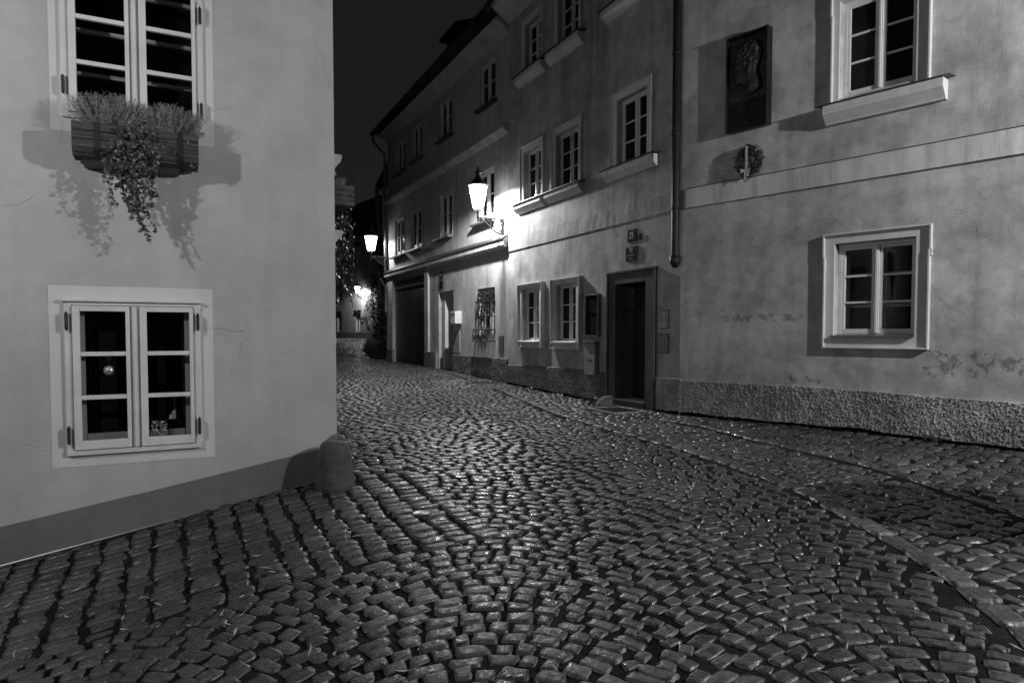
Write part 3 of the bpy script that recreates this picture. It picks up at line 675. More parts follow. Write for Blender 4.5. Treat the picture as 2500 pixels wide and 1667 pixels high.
# hatches right of the doorway
for (x0,x1,z0,z1,mt) in ((-.466,-.27,1.69,1.965,M_SURR),(-.504,-.265,1.305,1.59,M_ZINC)):
    b=MB(); b.box(x0-.012,x1+.012,-.004,.001,z0-.012,z1+.012); fr=b.build('hatch_frame',M_IRON2,H); b=MB(); b.box(x0,x1,-.014,-.005,z0,z1)
    if mt is M_ZINC:
        for k in range(3): b.box((x0+x1)/2-.03,(x0+x1)/2+.03,-.017,-.0145,z1-.06-.02*k,z1-.053-.02*k)
    b.build('hatch',flat('painted hatch',.33 if mt is M_SURR else .2,.6,var=.2,vs=9),fr,bev=.002)

# ================================================================= FAR HOUSE
H=house(FM,'house_with_roller_shutter','long house beyond the nearest lantern with a roller shutter and ledge')
fm=[(-7.86,-6.9,4.43,5.66),(-10.73,-9.78,4.40,5.64),(-13.57,-12.47,4.36,5.63),(-15.39,-14.34,4.34,5.6)]
ft=[(-7.815,-6.865,7.26,8.3),(-10.77,-9.81,7.22,8.3),(-13.4,-12.42,7.2,8.27),(-15.23,-14.23,7.17,8.23)]
gar=(-15.63,-12.09,.5,3.46); fd=(-10.95,-9.72,.45,2.83); gw=(-7.92,-6.91,1.40,2.74)
b=MB(); facade(b,-16.4,-6.1,-.5,8.9,[(*m,.2) for m in fm+ft]+[(*gar,.3),(*fd,.5),(*gw,.2)],y=.02); shell(b,-16.4,-6.1,-.5,8.9,8,.02); b.build('wall',M_FAR,H)
for k,m in enumerate(fm):
    w=window(H,*m,.05,M_WOODW if k in (0,1,3) else M_WOODG,M_GLASS,fw=.07,rows=2,mull=.09,sw=.045,bar=.03)
    b=MB(); b.prism([(.06,m[2]+.03),(-.14,m[2]-.03),(-.14,m[2]-.07),(.02,m[2]-.09)],m[0]-.3,m[1]+.02); b.build('sill',M_ZINC,w)
    b=MB(); b.box(m[0]-.04,m[0],-.0,.021,m[2],m[3]+.08); b.box(m[1],m[1]+.04,-.0,.021,m[2],m[3]+.08); b.box(m[0],m[1],-.0,.021,m[3],m[3]+.08); b.build('window_surround',M_FAR,w)
for m in ft:
    w=window(H,*m,.07,M_WOODG,M_GLASS,fw=.06,rows=2,mull=.08,sw=.045)
    b=MB(); b.prism([(.12,m[2]+.03),(-.12,m[2]-.03),(-.12,m[2]-.07),(.02,m[2]-.09)],m[0]-.1,m[1]+.1); b.build('sill',M_ZINCD,w)
b=MB(); b.prism([(.02,6.50),(-.13,6.44),(-.15,6.42),(-.15,6.36),(-.06,6.28),(.02,6.25)],-16.45,-6.1); b.build('cornice',M_FAR,H)
b=MB(); b.prism([(.02,3.90),(-.125,3.80),(-.125,3.67),(-.10,3.63),(.02,3.61)],-16.48,-6.12); lg=b.build('ledge',M_BAND,H,bev=.006)
b=MB(); b.prism([(.0,3.935),(-.15,3.825),(-.15,3.805),(0,3.905)],-16.5,-6.11); b.build('ledge_flashing',M_ZINCD,lg)
b=MB(); b.prism([(.02,8.95),(-.3,8.85),(-.34,8.78),(-.1,8.66),(.02,8.52)],-16.45,-6.1); b.build('eaves',M_FAR,H)
b=MB(); b.prism([(-.55,8.86),(-.55,8.92),(4,13.2),(8.2,8.9)],-16.6,-6.1); b.build('roof',M_ROOF,H)
b=MB(); b.tube([(-16.6,-.52,8.86),(-6.15,-.52,8.98)],.075,8)
for k in range(9): b.box(-16.3+k*1.2,-16.27+k*1.2,-.58,-.44,8.78,8.98)
b.build('gutter',M_PIPE,H)
b=MB(); b.tube([(-16.45,-.5,8.86),(-16.45,-.5,8.6),(-16.42,-.3,8.35),(-16.38,-.1,8.15),(-16.38,-.09,7.9),(-16.38,-.09,3.9)],.05,8); b.tube([(-16.36,-.3,3.62),(-16.36,-.1,3.3),(-16.36,-.09,2.4)],.05,8); b.build('downpipe',M_ZINC,H)
# dormer
b=MB(); b.box(-13.6,-12.5,1.3,4.4,9.5,11.5); b.prism([(1.1,11.4),(1.1,11.5),(2.2,11.9),(5,11.4)],-13.8,-12.3); b.build('dormer',M_ROOF,H)
# shutter
b=MB(); n=44; x0,x1,z0,z1=gar
for k in range(n):
    a=z0+(z1-.28-z0)*k/n; c=z0+(z1-.28-z0)*(k+1)/n; b.prism([(.14,a),(.085,a+.004),(.075,(a+c)/2),(.085,c-.004),(.14,c)],x0+.1,x1-.1)
sh=b.build('roller_shutter',M_SHUT,H)
b=MB(); b.box(x0,x0+.1,.05,.31,z0,z1); b.box(x1-.1,x1,.05,.31,z0,z1); b.box(x0+.1,x1-.1,.04,.31,z1-.28,z1); b.build('shutter_guide',flat('shutter housing',.06,.5),sh)
# pilasters by the shutter and the recessed door bay
for a,c in ((-12.09,-11.75),(-16.4,-15.64)): b=MB(); b.box(a,c,-.05,.018,-.2,3.62); b.build('pilaster',M_FAR,H,bev=.006)
b=MB(); b.box(-10.87,-10.62,.10,.5,.3,2.66); b.box(-9.83,-9.72,.10,.5,.3,2.66); b.box(-10.87,-9.72,.1,.5,2.66,2.82); df=b.build('door_frame',M_SURR,H,bev=.01)
b=MB(); b.box(-10.62,-9.83,.46,.5,.5,2.66); d_=b.build('door',M_DOOR,H)
b=MB(); b.tube([(-10.45,.44,1.5),(-10.45,.40,1.5),(-10.36,.40,1.5)],.012,6); b.build('handle',M_IRON,d_)
b=MB(); b.box(-10.87,-9.72,-.02,.5,.2,.55); b.build('door_step',M_STONE,df)
rough_plinth(H,-9.68,-6.12,1.02,-.1,-.02,M_PLINTHD,.02,.022)
for a,c in ((-16.4,-15.64),(-12.09,-11.0)): b=MB(); b.box(a,c+.0,-.07,.018,-.2,1.05); b.build('plinth',M_PLINTHD,H,bev=.01)
# barred window
w=window(H,*gw,.14,M_WOODW,M_GLASS,fw=.08,rows=2,mull=.1,sw=.06)
g=MB(); x0,x1,z0,z1=gw; yb=-.17
for k in range(6):
    xx=x0+.06+(x1-x0-.12)*k/5
    g.tube([(xx,.0,z1-.02),(xx,yb*.3,z1-.28),(xx,yb*.5,z1-.5),(xx,yb*.55,z0+.4),(xx,yb,z0+.22),(xx,yb,z0-.0)],.014,5)
for zz,yy in ((z1-.34,yb*.35),(z0+.3,yb*.9),(z0+.02,yb)): g.tube([(x0-.02,0.02,zz),(x0-.02,yy,zz),(x1+.02,yy,zz),(x1+.02,.02,zz)],.018,5)
g.tube([(x0,-.0,z1-.01),(x1,-.0,z1-.01)],.02,5)
def scroll(mb,cx,cz,r,y,sgn=1,turns=1.4,r0=.15,th=.01,ph=0):
    pts=[]
    for i in range(18):
        t=i/17; a=ph+sgn*turns*2*math.pi*t; q=r*(1-(1-r0)*t); pts.append((cx+q*math.cos(a),y,cz+q*math.sin(a)))
    mb.tube(pts,th,5)
for k in range(5):
    xx=x0+.1+k*.2
    scroll(g,xx,z1-.12,.075,-.02,1 if k%2 else -1,1.3,.2,.012); scroll(g,xx,z1-.26,.05,-.05,-1 if k%2 else 1,1.3,.2,.012)
    scroll(g,xx,z0+.12,.07,yb,1 if k%2 else -1,1.4,.2,.012); 
for sg in (-1,1):
    scroll(g,(x0+x1)/2+sg*.12,z0+.85,.13,yb*.55,sg,1.2,.2,.013,math.pi/2); scroll(g,(x0+x1)/2+sg*.12,z0+.58,.12,yb*.55,-sg,1.2,.2,.013,-math.pi/2); scroll(g,(x0+x1)/2+sg*.3,z0+.72,.08,yb*.55,sg,1.2,.2,.012)
g.build('grille',M_IRON,w)
b=MB(); b.box(-6.64,-6.39,-.012,.018,1.142,1.551); b.build('hatch',flat('rusty hatch',.14,.6,var=.4,vs=12),H,bev=.003)
b=MB(); b.box(-9.68,-9.2,-.012,.018,1.08,1.68); b.build('hatch',flat('plastered hatch',.27,.8,var=.2),H,bev=.003)

# ================================================================= END OF THE STREET
H=empty('end_house',FB.w(0,0,0),FB.a,'distant plastered house closing the end of the street behind the smallest lamp','house')
gws=[(-3.05,-2.15,1.77,3.25),(-6.68,-5.72,1.77,3.21),(-6.64,-5.66,4.24,5.27),(-2.71,-1.99,7.1,8.44),(-6.6,-5.7,7.1,8.44)]
b=MB(); facade(b,-16,0,0,9.4,[(*m,.15) for m in gws]); shell(b,-16,0,0,9.4,9); b.build('wall',M_BG,H)
for m in gws:
    w=window(H,*m,.1,M_WOODW,M_GLASS,fw=.07,rows=3,mull=.1,sw=.05,bar=.035)
    b=MB(); b.box(m[0]-.1,m[1]+.1,-.12,.0,m[3]+.14,m[3]+.24); b.build('lintel_ledge',M_ZINCD,w)
b=MB(); b.box(-16,0,-.03,.002,0,1.72); b.build('plinth',plaster('distant dado',.2,.002,40,.01,.1),H)
b=MB(); b.prism([(-.4,9.3),(-.4,9.5),(4.5,13.8),(9.4,9.3)],-16.3,.3); rf=b.build('roof',M_ROOF,H)
b=MB(); b.box(-1.9,-.6,3.0,4.6,11,14.6); b.box(-2.0,-.5,2.9,4.7,14.6,14.8); b.build('chimney',M_ROOF,rf)
b=MB(); b.tube([(-1.7,3.5,14.8),(-1.7,3.5,16.6)],.05,5); b.tube([(-2.0,3.5,16.3),(.0,3.5,16.3),(.1,3.5,16.8)],.04,5); b.build('aerial',M_IRON,rf)
# pale gabled neighbour past the long house
H=empty('pale_gable_house',(-5.95,31.5,0),0,'narrow pale gable wall rising above dark ivy just beyond the long house','house')
b=MB(); b.box(0,7,0,6,0,8.35); b.build('wall',plaster('pale gable plaster',.5,.002,40,.02,.12,streak=.15),H)
b=MB(); b.prism([(-.3,8.3),(-.3,8.4),(3,10.4),(6.3,8.3)],-.2,7.2); b.build('roof',M_ROOF,H)
b=MB(); b.tube([(-.22,-.12,8.3),(-.18,-.12,7.6),(-.1,-.12,6.2),(-.08,-.12,1)],.09,8)
for z in (8.1,7.6,7.1,6.6): b.lathe([(.1,z-.03),(.11,z),(.1,z+.03)],8,(-.19,-.12))
b.build('downpipe',M_ZINC,H)
# garden wall leading there
H=empty('garden_wall',(-10.2,51.2,0),math.atan2(-12,3.6),'tall dark garden wall smothered in ivy at the far end','wall')
b=MB(); b.box(0,16,.05,.4,0,4.3); b.box(-.05,16,0,.45,4.3,4.4); b.build('masonry',M_PLINTHD,H)

# ================================================================= LANTERNS
def emis(name,st,tr=.5):
    m=bpy.data.materials.new(name); m.use_nodes=True; t=m.node_tree; t.nodes.clear(); o=t.nodes.new('ShaderNodeOutputMaterial'); e=t.nodes.new('ShaderNodeEmission'); e.inputs[0].default_value=(1,1,1,1); e.inputs[1].default_value=st
    T=t.nodes.new('ShaderNodeBsdfTransparent'); mx=t.nodes.new('ShaderNodeMixShader'); mx.inputs[0].default_value=1-tr
    t.links.new(T.outputs[0],mx.inputs[1]); t.links.new(e.outputs[0],mx.inputs[2]); t.links.new(mx.outputs[0],o.inputs[0]); return m
M_LG=emis('glowing lantern glass',14,.6); M_BULB=emis('gas mantle',40,0)
def lantern_head(root,cx,cy,z0,power,s=1.0,down=False):
    """hexagonal tapering gas lantern standing at (cx,cy), glass from z0 to z0+.53"""
    h=.53*s; rb=.135*s; rt=.24*s; k=6
    P=lambda r,z,j,ph=math.pi/6:(cx+r*math.cos(2*math.pi*j/k+ph),cy+r*math.sin(2*math.pi*j/k+ph),z)
    f=MB()
    for j in range(k):
        f.tube([P(rb,z0,j),P(rt,z0+h,j)],.009*s,5); f.tube([P(rb,z0,j),P(rb,z0,j+1)],.012*s,5); f.tube([P(rt,z0+h,j),P(rt,z0+h,j+1)],.014*s,5)
    f.lathe([(.02,z0-.24*s),(.035,z0-.22*s),(.02,z0-.18*s),(.028,z0-.1*s),(.02,z0-.04*s),(.05,z0-.02*s),(.03,z0+.01*s)],10,(cx,cy))
    for j in (0,2,4): f.tube([P(rb,z0,j),P(.02,z0-.1*s,j)],.008*s,5)
    f.tube([(cx,cy,z0),(cx,cy,z0+.2*s)],.014*s,6)
    f.build('lantern_frame',M_IRON,root)
    g=MB()
    for j in range(k):
        a,b_,c,d=P(rb*.97,z0+.004,j),P(rb*.97,z0+.004,j+1),P(rt*.97,z0+h-.004,j+1),P(rt*.97,z0+h-.004,j); g.quad(a,b_,c,d)
    g.build('lantern_glass',M_LG,root)
    r=MB(); zt=z0+h
    r.lathe([(rt+.012*s,zt+.0),(rt+.018*s,zt+.012*s),(rt*.72,zt+.07*s),(rt*.42,zt+.15*s),(.06*s,zt+.19*s),(.055*s,zt+.27*s),(.08*s,zt+.285*s),(.07*s,zt+.31*s),(.03*s,zt+.35*s),(.025*s,zt+.38*s),(.035*s,zt+.40*s),(.012*s,zt+.44*s),(.001,zt+.49*s)],12,(cx,cy),math.pi/12)
    r.build('lantern_roof',M_IRON,root)
    b=MB(); b.lathe([(.004,zt-.30*s),(.02*s,zt-.29*s),(.024*s,zt-.26*s),(.012*s,zt-.23*s)],8,(cx,cy)); b.build('mantle',M_BULB,root)
    li=bpy.data.lights.new('lantern_light','SPOT' if down else 'POINT'); li.energy=power
    if down: li.spot_size=math.radians(178); li.spot_blend=.32
    li.shadow_soft_size=.06; li.color=(1,1,1)
    lo=bpy.data.objects.new('lantern_light',li); COL.objects.link(lo); lo.parent=root; lo.location=(cx,cy,zt-.10*s)
def bracket_lamp(F,x,zbar,power,label,name='wall_lantern'):
    root=empty(name,F.w(x,0,zbar),F.a,label,'street lamp','lanterns on scrolled iron wall brackets')
    b=MB(); D=.64
    b.tube([(0,0,0),(0,-D-.02,0)],.024,6); b.tube([(0,-.015,.03),(0,-.015,-.36)],.024,6)
    pts=[(0,-.02-t*(D-.06),-.34*(1-t)**1.6-.015+.0*t) for t in [i/12 for i in range(13)]]
    pts=[(0,-.03-(D-.09)*i/12,-.33*math.cos(i/12*math.pi/2)**1.3-.02) for i in range(13)]
    b.tube(pts,.02,6)
    def sc(cy,cz,r,sg,tu,ph,th=.016):
        q=[]
        for i in range(22):
            t=i/21; a=ph+sg*tu*2*math.pi*t; rr=r*(1-.85*t); q.append((0,cy+rr*math.cos(a),cz+rr*math.sin(a)))
        b.tube(q,th,5)
    sc(-.17,-.15,.13,1,1.6,0); sc(-.33,-.09,.075,-1,1.4,math.pi); sc(-.45,-.06,.045,1,1.3,0); sc(-.08,-.30,.05,-1,1.2,math.pi/2); sc(-.58,-.05,.04,1,1.3,math.pi); sc(-.36,-.19,.05,-1,1.3,-math.pi/2); sc(-.06,-.05,.04,1,1.3,0)
    b.lathe([(.001,-.14),(.012,-.1),(.024,-.05),(.03,0),(.022,.05),(.02,.08)],8,(0,-D))
    b.build('bracket',M_IRON,root)
    b=MB(); b.tube([(.0,-.012,-.36),(0,-.012,-.52)],.012,6); b.build('cable_pipe',M_IRON,root)
    lantern_head(root,0,-D,.205,power,1.0,True)
    return root
bracket_lamp(FM,-6.40,4.30,P_MAIN,'nearest and brightest wall lantern, on a bracket where the two houses meet')
bracket_lamp(FM,-16.3,4.40,P_FAR,'second wall lantern, glowing at the far edge of the long house')
bracket_lamp(FB,-1.25,4.50,P_END,'smallest most distant wall lantern, on the end house beside the ivy')
def post_lamp(X,Y,zl,power,label):
    g0=g1(X,Y); root=empty('post_lantern',(X,Y,g0),0,label,'street lamp','lanterns on iron posts')
    b=MB(); t=zl-g0-.2; b.lathe([(.16,-.1),(.16,.1),(.12,.15),(.13,.4),(.09,.5),(.06,.7),(.05,1.3),(.07,1.35),(.045,1.45),(.035,t-.1),(.05,t-.05),(.03,t)],12); b.build('post',M_IRON,root,smooth=False)
    lantern_head(root,0,0,zl-g0,power,1.0)
post_lamp(6.9,3.0,4.1,P_RIGHT,'iron post lantern standing outside the picture on the right, near the rough wall')
post_lamp(-4.03,2.21,3.2,P_LEFT,'iron post lantern standing behind the camera to the left')

# ================================================================= THINGS ON THE WALLS
def wall_thing(F,x,z,name,label,cat,group=None,y=0): return empty(name,F.w(x,y,z),F.a,label,cat,group)
# number plates
def plate(F,x0,x1,z0,z1,name,label,lines,group,rim=True,mat=None,y=0):
    xc,zc=(x0+x1)/2,(z0+z1)/2; t=wall_thing(F,xc,zc,name,label,'house number',group,y); w=(x1-x0)/2; h=(z1-z0)/2
    b=MB(); b.box(-w,w,-.022,0,-h,h); b.build('panel',M_PLATE,t,bev=.006)
    if rim:
        b=MB(); e=.012
        for a in ((-w+e,-w+e+.005,-h+e,h-e),(w-e-.005,w-e,-h+e,h-e),(-w+e,w-e,-h+e,-h+e+.005),(-w+e,w-e,h-e-.005,h-e)): b.box(a[0],a[1],-.0245,-.0225,a[2],a[3])
        b.build('rim_line',flat('dull white line',.12,.4),t)
    for s,size,dz,sx in lines: text_mesh('lettering',s,size,M_WHITE,t,0,-.0245,dz,sx)
G='house number plates'
plate(FM,-1.365,-1.115,3.152,3.362,'number_plate','square dark number plate reading 25 above the stone doorway',[('25',.15,0,.85)],G,rim=False)
plate(FM,-1.41,-1.09,2.83,3.08,'number_plate','rimmed dark number plate reading 90 directly above the stone doorway',[('90',.125,.055,.85),('HRADČANY',.04,-.03,.9),('PRAHA 1',.04,-.078,.9)],G)
plate(FM,-1.09,-.975,3.155,3.262,'alarm_box','tiny dark square plate right of the number 25',[],None,rim=False)
plate(FM,-10.83,-10.55,3.2,3.43,'number_plate','upper small number plate over the far door beside the shutter',[('1',.14,0,.8)],G,y=.02)
plate(FM,-10.86,-10.53,2.92,3.17,'number_plate','lower small number plate over the far door beside the shutter',[],G,y=.02)
# notice case
t=wall_thing(FM,-2.418,1.94,'notice_case','tall narrow glazed notice case on the wall left of the stone doorway','notice board')
b=MB(); w,h=.224,.39
b.box(-w,-w+.02,-.07,0,-h,h); b.box(w-.02,w,-.07,0,-h,h); b.box(-w+.02,w-.02,-.07,0,h-.02,h); b.box(-w+.02,w-.02,-.075,0,-h,-h+.025); b.build('case_frame',M_ZINC,t,bev=.002)
b=MB(); b.box(-w+.02,w-.02,-.02,0,-h+.025,h-.02); b.build('backing',M_PLATE,t)
b=MB(); b.box(-.12,.16,-.024,-.0205,.04,.30); b.box(-.1,.15,-.024,-.0205,-.33,-.02); b.build('poster',M_PAPER,t)
b=MB(); rs=random.Random(4)
for z,hh in ((.2,.045),(.1,.05)):
    x=-.15
    while x<.15:
        b.box(x,x+.008,-.0275,-.0245,z-hh/2,z+hh/2*rs.choice([.6,1,1.3])); 
        if rs.random()<.6: b.box(x+.008,x+.024,-.0275,-.0245,z+rs.choice([-hh/2,0,hh/3]),z+.006+rs.choice([-hh/2,0,hh/3]))
        x+=rs.uniform(.02,.034)
for k in range(4): b.box(-.08,.13,-.0275,-.0245,-.08-k*.05,-.075-k*.05)
b.build('printed_lines',M_PAPER2,t)
b=MB(); b.quad((-w+.02,-.06,-h+.025),(w-.02,-.06,-h+.025),(w-.02,-.06,h-.02),(-w+.02,-.06,h-.02)); b.build('glass',M_CLEAR,t)
# meter cabinet
t=wall_thing(FM,-2.42,1.15,'meter_cabinet','scuffed pale metal meter cabinet hanging below the notice case','cabinet')
b=MB(); b.box(-.19,.17,-.10,0,-.31,.27); b.build('cabinet_body',M_BOXP,t,bev=.006)
b=MB(); b.box(-.205,.2,-.13,0,.275,.315); b.build('cabinet_cap',M_ZINC,t,bev=.004)
b=MB(); b.lathe([(.014,-.003),(.016,0),(.014,.003)],8); b.v=[(x-.12,-.1-z-.004,y) for x,y,z in b.v]; b.build('lock',M_IRON2,t); b=MB(); b.box(-.04,.1,-.104,-.1005,-.05,-.03); b.build('scratch',M_IRON2,t)
# mailbox
t=wall_thing(FM,-9.28,2.05,'letter_box','small pale letter box on the wall right of the far door','letter box',y=.02)
b=MB(); b.box(-.18,.18,-.2,0,-.17,.17); b.build('letter_box_body',M_MAILB,t,bev=.008)
b=MB(); b.box(-.15,.15,-.206,-.201,.09,.105); b.box(-.02,.03,-.206,-.201,.01,.04); b.build('slot',M_IRON2,t)
# memorial plaque with relief
t=wall_thing(FR,1.125,5.10,'memorial_plaque','dark bronze memorial plaque with a man\'s head in relief, high on the rough wall','plaque')
b=MB(); w=.32; z0,z1=-.66,.65
b.box(-w,w,-.05,0,z0,z1); b.box(-w,-w+.015,-.11,-.05,z0,z1); b.box(w-.015,w,-.14,-.0505,z0,z1); b.box(-w+.015,w-.015,-.13,-.05,z1-.02,z1); b.box(-w+.015,w-.015,-.09,-.05,z0,z0+.02)
b.build('plate',M_BRONZE,t,bev=.004)
prof=[(-.235,.22),(-.225,.33),(-.20,.42),(-.14,.51),(-.04,.56),(.07,.56),(.16,.51),(.215,.42),(.225,.32),(.20,.22),(.165,.15),(.16,.08),(.19,.02),(.22,-.05),(.21,-.14),(.12,-.19),(.0,-.2),(-.03,-.13),(-.05,-.06),(-.10,-.035),(-.17,-.03),(-.205,0),(-.20,.04),(-.225,.055),(-.215,.08),(-.25,.11),(-.255,.125),(-.225,.17)]
PP=np.array(prof)
def inside(p):
    c=False; n=len(PP)
    for i in range(n):
        a,b_=PP[i],PP[(i+1)%n]
        if (a[1]>p[1])!=(b_[1]>p[1]) and p[0]<(b_[0]-a[0])*(p[1]-a[1])/(b_[1]-a[1])+a[0]: c=not c
    return c
xs=np.linspace(-.29,.26,80); zs=np.linspace(-.24,.6,120); v=[];f=[]
closed=np.vstack([PP,PP[:1]])
PT=np.array([(x,z) for x in xs for z in zs]); dd,_=dist_poly(PT,closed)
for i,(x,z) in enumerate(PT):
    hgt=0
    if inside((x,z)):
        q=min(dd[i]/.13,1); hgt=.085*math.sqrt(max(0,1-(1-q)**2))
        hair=1/(1+math.exp(-((z-.24)+.75*(x-.03)+.1)*40)) if z>.12 else 0
        hgt+=hair*.018*noise.fractal(Vector((x*24,z*20,1)),.8,2,3)
        hgt+=-.018*math.exp(-(((x+.13)/.03)**2+((z-.17)/.018)**2))+.014*math.exp(-(((x+.14)/.04)**2+((z-.205)/.015)**2))+.02*math.exp(-(((x-.05)/.025)**2+((z-.13)/.045)**2))-.014*math.exp(-(((x+.19)/.03)**2+((z-.04)/.008)**2))
    else: hgt=.006*max(0,noise.noise(Vector((x*14,z*14,2))))
    v.append((x,-.0505-max(hgt,-.001),z))
m=len(zs)
for i in range(len(xs)-1):
    for j in range(m-1): a=i*m+j; f.append((a,a+m,a+m+1,a+1))
b=MB(); b.v=v; b.f=f; b.build('relief_head',M_BRONZEL,t,smooth=True)
for s,size,dz,sx in (('F.ONDŘÍČEK',.092,-.29,.95),('HOUSLISTA',.07,-.385,.95),('A SKLADATEL',.066,-.465,.85),('NARODIL SE ZDE',.06,-.545,.75)):
    text_mesh('lettering',s,size,M_BRONZEL,t,0,-.058,dz,sx,.008)
# wreath
t=wall_thing(FR,1.15,4.0,'wreath','round dark evergreen wreath with a pale ribbon hanging below the plaque','wreath')
def leafcloud(mb,pts,sz,rs,flatn=None):
    sh=[]
    for p in pts:
        a=Vector((rs.gauss(0,1),rs.gauss(0,1),rs.gauss(0,1))).normalized(); c=Vector((rs.gauss(0,1),rs.gauss(0,1),rs.gauss(0,1))); c=a.cross(c).normalized(); s=sz*rs.uniform(.6,1.3); p=Vector(p)
        mb.add([p-a*s,p+c*s*.35,p+a*s,p-c*s*.35],[(0,1,2,3)]); sh+= [rs.uniform(.4,1.7)]*4
    return sh
def shade(o,sh):
    a=o.data.attributes.new('shade','FLOAT','POINT'); a.data.foreach_set('value',np.array(sh,np.float32)); return o
rs=random.Random(3); b=MB(); pts=[]
for k in range(1500):
    a=rs.uniform(0,6.283); r=.155+rs.gauss(0,.02); q=rs.uniform(0,6.283); pts.append((r*math.cos(a)*1.0+.042*math.cos(q)*math.cos(a),-.06+.042*math.sin(q),r*math.sin(a)+.042*math.cos(q)*math.sin(a)))
sh=leafcloud(b,pts,.024,rs); shade(b.build('wreath_ring',M_IVY,t),sh)
b=MB(); b.prism([(-.115,.2),(-.118,.2),(-.125,.05),(-.12,-.15),(-.117,-.15),(-.12,.05)],-.02,.015); b.prism([(-.12,-.13),(-.11,-.24),(-.107,-.24),(-.115,-.13)],-.04,-.012); b.prism([(-.12,-.13),(-.11,-.22),(-.107,-.22),(-.115,-.13)],.0,.03)
b.add([(-.0,-.12,-.13),(.07,-.13,-.10),(.06,-.13,-.17)],[(0,1,2)]); b.add([(-.0,-.12,-.13),(-.09,-.13,-.10),(-.08,-.13,-.17)],[(0,1,2)]); b.build('ribbon',M_RIBBON,t)
b=MB(); b.box(-.03,.02,-.09,0,.2,.23); b.build('hook',M_IRON2,t)
# a second, wider shadowed wreath hook not shown

# ================================================================= FLOWER BOX + PLANTS
t=empty('flower_box',FL.w(-1.59,-.02,2.955),FL.a,'weathered wooden window box strapped under the upper window of the corner house','window box')
bx0,bx1=-.43,.44; b=MB()
for k in range(3): 
    z=.055+k*.065; b.box(bx0,bx1,-.262,-.242,z+.002,z+.063)
    b.box(bx0,bx0+.02,-.241,-.03,z+.002,z+.063); b.box(bx1-.02,bx1,-.241,-.03,z+.002,z+.063)
b.prism([(-.262,.055),(-.242,.057),(-.2,.004),(-.215,-.0)],bx0,bx1); b.box(bx0,bx1,-.214,-.02,-.0,.018); b.box(bx0,bx1,-.03,-.012,.02,.25)
b.build('planks',M_OLDW,t,bev=.003)
for xx in (bx0+.15,bx1-.15):
    b=MB(); b.box(xx,xx+.034,-.268,-.2625,.05,.252); b.add([(xx,-.268,.05),(xx+.034,-.268,.05),(xx+.034,-.219,-.006),(xx,-.219,-.006)],[(0,1,2,3)]); b.build('strap',M_IRON,t)
b=MB(); b.box(bx0+.02,bx1-.02,-.24,-.035,.02,.235); b.build('soil',flat('dark soil',.02,.95,bump=.01,bs=40),t)
b=MB(); b.prism([(-.23,-.0),(-.0,-.0),(0,-.05),(-.2,-.025)],bx0+.06,bx1-.14); b.build('shelf',M_IRON,t)
def heather(x,label,n,spread,seed,lift=0):
    o=empty('heather_plant',FL.w(-1.59+x,-.16,3.18+lift),FL.a,label,'plant','pale heather plants in the window box'); rs=random.Random(seed); b=MB(); sh=[]
    for k in range(n):
        a=rs.uniform(0,6.283); r0=rs.random()**.5*spread*.55; base=Vector((r0*math.cos(a)*1.25,r0*math.sin(a)*.5,0)); H_=(rs.random()**.6)*(.27)*(1-.55*(r0/spread)**2)+.02; out=r0*rs.uniform(.8,1.65)+rs.gauss(0,.02)
        tip=base+Vector((math.cos(a)*out*1.1,math.sin(a)*out*.55-.015,H_)); mid=(base+tip)/2+Vector((rs.gauss(0,.012),rs.gauss(0,.012),rs.gauss(0,.008))); n0=len(b.v)
        b.tube([base,mid,tip],[.0018,.0015,.0009],3,cap=False); s=rs.uniform(.35,1.5); sh+=[s]*(len(b.v)-n0)
        for q in range(12):
            t_=rs.uniform(.25,1); p=base.lerp(mid,t_*2) if t_<.5 else mid.lerp(tip,t_*2-1)
            e=p+Vector((rs.gauss(0,.014),rs.gauss(0,.014),rs.uniform(.0,.024))); n0=len(b.v); b.tube([p,e],[.0015,.0009],3,cap=False); sh+=[s*rs.uniform(.7,1.4)]*(len(b.v)-n0)
    shade(b.build('twigs',M_HEATH,o),sh)
heather(-.19,'bushy pale heather in the left half of the window box',760,.19,1,.0)
heather(.24,'pale heather with taller sprigs in the right half of the window box',700,.185,2,-.02)
IVL=[(0,0),(.25,-.12),(.5,.05),(.32,.3),(.62,.42),(.3,.55),(0,1),(-.3,.55),(-.62,.42),(-.32,.3),(-.5,.05),(-.25,-.12)]
def ivyleaf(mb,p,d,nrm,s,rs):
    d=Vector(d).normalized(); nn=Vector(nrm); sd=d.cross(nn)
    if sd.length<.1: sd=d.cross(Vector((1,0,0)))
    sd.normalize(); nn=sd.cross(d).normalized(); p=Vector(p)
    vs=[p+sd*(a*s)+d*(c*s)+nn*(-.18*s*abs(a)+.05*s*math.sin(c*5)) for a,c in IVL]+[p+d*.35*s+nn*.04*s]
    mb.add(vs,[(i,(i+1)%12,12) for i in range(12)]); return [rs.uniform(.4,1.6)]*13
def ivy(root,strands,seed,leaf=.032,step=.02,face=(0,-1,.25)):
    rs=random.Random(seed); b=MB(); sh=[]; st=MB()
    for pts in strands:
        pts=[Vector(p) for p in pts]; st.tube(pts,.0022,4)
        for a,c in zip(pts[:-1],pts[1:]):
            L=(c-a).length; n=max(1,int(L/step))
            for i in range(n):
                p=a.lerp(c,(i+rs.random())/n); d=Vector((rs.gauss(0,.8),rs.gauss(-.15,.3),rs.gauss(-.6,.45))); nr=Vector(face)+Vector((rs.gauss(0,.5),rs.gauss(0,.3),rs.gauss(0,.5)))
                p=p+Vector((rs.gauss(0,.012),rs.gauss(0,.012),rs.gauss(0,.01))); sh+=ivyleaf(b,p,d,nr,leaf*rs.uniform(.55,1.15),rs)
    shade(b.build('leaves',M_IVY,root),sh); st.build('stems',M_BARK,root)
